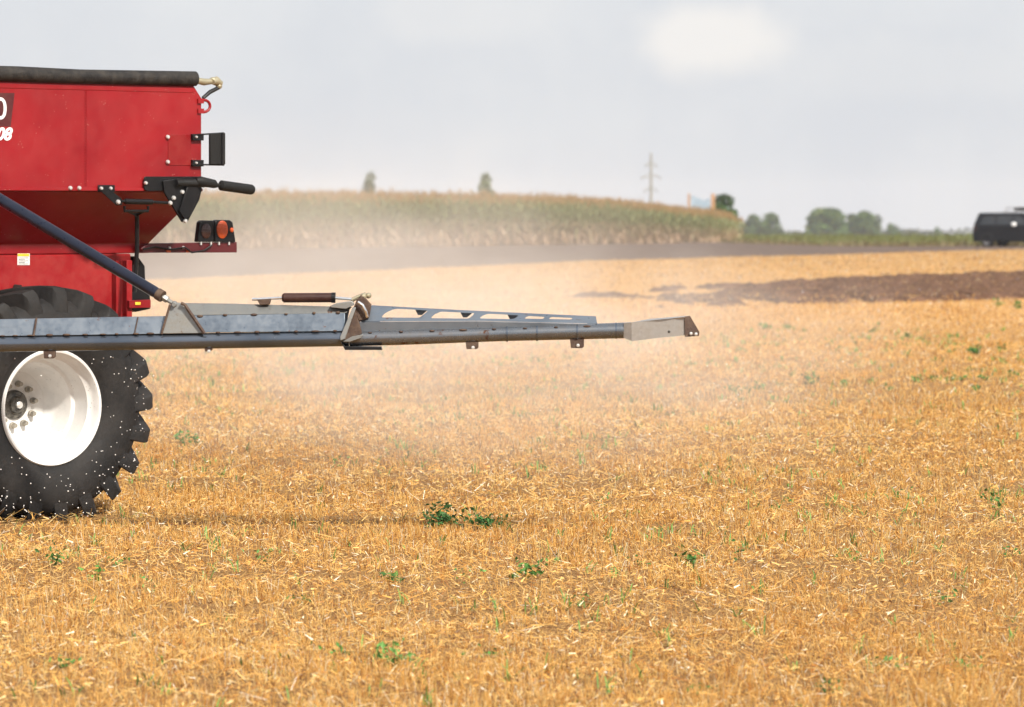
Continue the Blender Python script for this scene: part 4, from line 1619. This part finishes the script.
def side_pt(l, z, pr=.012):
    f = (z - 1.1) / (1.66 - 1.1)
    return CP(l, .04 + .14 * max(0, f) - pr, z)


for pts_ in ([(.42, 1.16), (.62, 1.58), (1.28, 1.62), (1.28, 1.16)], [(1.38, 1.16), (1.38, 1.62), (2.25, 1.62), (2.25, 1.16)], [(2.35, 1.16), (2.35, 1.62), (2.68, 1.58), (3.2, 1.16)]):
    wn = MB()
    wn.prism([side_pt(l, z) for l, z in pts_], c_w * .02)
    wn.build('side_window', M['car_glass'], car)
wn = MB()
wn.prism([CP(l, w, z) for l, w, z in ((2.92, .25, 1.65), (3.5, .15, 1.16), (3.5, 1.71, 1.16), (2.92, 1.61, 1.65))], c_l * .02 + EZ * .012)
wn.build('windscreen', M['car_glass'], car)
for l in (.86, 3.70):
    for w, s in ((-.02, 1), (1.88, -1)):
        we = bpy.data.objects.new('wheel', None)
        COL.objects.link(we)
        we.parent = car
        wm = MB()
        wm.lathe([(.22, .02), (.30, -.005), (.35, .02), (.37, .07), (.37, .19), (.34, .22), (.22, .22)], CP(l, w, .36), c_w * s, 28, closed_prof=True)
        wm.build('tyre', M['rubber'], we)
        wm = MB()
        wm.lathe([(.23, .02), (.21, .03), (.19, .06), (.06, .03), (.0, .03)], CP(l, w, .36), c_w * s, 20)
        wm.build('rim', M['wheel_grey'], we)
mr = MB()
mr.ball(CP(2.45, -.13, 1.17), .14, .10, .11)
mr.build('side_mirror', M['glint_white'], car)
hl = MB()
hl.prism([CP(l, w, z) for l, w, z in ((4.62, .06, .72), (4.62, .45, .72), (4.56, .45, .90), (4.5, .06, .90))], c_l * .04)
hl.build('headlight', M['chrome'], car)
tl = MB()
tl.prism([CP(l, -.006, z) for l, z in ((.03, .85), (.25, .85), (.28, 1.08), (.12, 1.08))], c_w * .03)
tl.build('tail_light', M['dark_lens'], car)
bp = MB()
bp.prism([CP(l, -.03, z) for l, z in ((1.22, .34), (3.30, .34), (3.30, .44), (1.22, .44))], c_w * .05)
bp.build('sill_trim', M['black'], car)
rk = MB()
for w in (.3, 1.55):
    rk.tube([CP(1.65, w, 1.74), CP(1.85, w, 2.02), CP(3.0, w, 2.04), CP(3.0, w, 1.70)], .022, 8)
    rk.tube([CP(1.75, w, 1.84), CP(2.95, w, 1.84)], .018, 8)
for l in (1.85, 2.2, 2.6, 3.0):
    rk.tube([CP(l, .3, 2.02), CP(l, 1.55, 2.02)], .016, 8)
    rk.tube([CP(l, .3, 1.84), CP(l, 1.55, 1.84)], .016, 8)
rk.build('roof_rack', M['wheel_grey'], car)
ld = thing('luggage_bundle', CP(2.45, .9, 1.86), 'dark bundle tied on the roof rack of the car', 'luggage')
lg = MB()
lg.loft([[CP(l, .9 + .42 * k * math.cos(q), 1.965 + .10 * k * math.sin(q)) for q in np.linspace(0, 2 * math.pi, 15)[:-1]] for l, k in ((2.05, .4), (2.1, .85), (2.3, 1), (2.7, 1.0), (2.85, .85), (2.9, .4))])
lg.build('wrapped_load', M['tarp'], ld)


# ------------------------------------------------------------------ dust and air
def volume_mat(name, dens_fn, color, aniso=0.2):
    m = bpy.data.materials.new(name)
    m.use_nodes = True
    t = m.node_tree
    t.nodes.clear()
    out = NN(t, 'ShaderNodeOutputMaterial')
    pv = NN(t, 'ShaderNodeVolumePrincipled')
    pv.inputs['Color'].default_value = (*color, 1)
    pv.inputs['Anisotropy'].default_value = aniso
    dd = dens_fn(t)
    if isinstance(dd, float):
        pv.inputs['Density'].default_value = dd
    else:
        t.links.new(dd, pv.inputs['Density'])
    t.links.new(pv.outputs[0], out.inputs['Volume'])
    return m


def dust_density(peak, nscale, lo, hi):
    def fn(t):
        c = NN(t, 'ShaderNodeTexCoord')
        mp = NN(t, 'ShaderNodeMapping')
        mp.inputs['Scale'].default_value = (1.0, 0.8, 0.55)
        t.links.new(c.outputs['Object'], mp.inputs[0])
        wn = NN(t, 'ShaderNodeTexNoise')
        t.links.new(mp.outputs[0], wn.inputs['Vector'])
        wn.inputs['Scale'].default_value = nscale
        wn.inputs['Detail'].default_value = 2
        # the outline itself billows: bend the distance by the noise
        ln = NN(t, 'ShaderNodeVectorMath', operation='LENGTH')
        t.links.new(c.outputs['Object'], ln.inputs[0])
        bent = math_node(t, 'ADD', ln.outputs['Value'], math_node(t, 'MULTIPLY', math_node(t, 'SUBTRACT', wn.outputs[0], 0.5), 0.55))
        fall = ramp(t, bent, 0.05, 0.9, 1.0, 0.0)
        edge = ramp(t, ln.outputs['Value'], 0.8, 1.0, 1.0, 0.0)
        nz = noise(t, mp.outputs[0], nscale * 2.6, 3, 0.6)
        nn = ramp(t, nz, lo, hi, 0.15, 1.9)
        return math_node(t, 'MULTIPLY', math_node(t, 'MULTIPLY', math_node(t, 'MULTIPLY', fall, edge), nn), peak)
    return fn


def dust(name, c, rad, peak, nscale, label):
    mb = MB()
    mb.ball((0, 0, 0), 1, 1, 1, 24, 14)
    o = mb.build(name, volume_mat(name + '_volume', dust_density(peak, nscale, .3, .7), (0.985, 0.96, 0.925), -0.05), smooth=60)
    o.location = c
    o.scale = rad
    tag(o, label, kind='stuff')
    return o


def wpt(px, py, D):
    return ((px - 512) * D / F, D, H - (py - HZ) * D / F)


dust('dust_cloud', wpt(450, 345, 28.8), (5.8, 5.2, 1.5), 0.135, 2.0, 'pale dust drifting behind the boom')
dust('dust_cloud', wpt(270, 262, 58), (10.5, 26.0, 3.4), 0.017, 2.2, 'thin pale dust drifting across the field behind the spreader')

hz = MB()
hz.box((0, 1180, -6), 2200, 2500, 46)
ho = hz.build('haze', volume_mat('haze_air', lambda t: 0.0002, (0.72, 0.82, 0.96), 0.0), smooth=0)
tag(ho, kind='stuff')
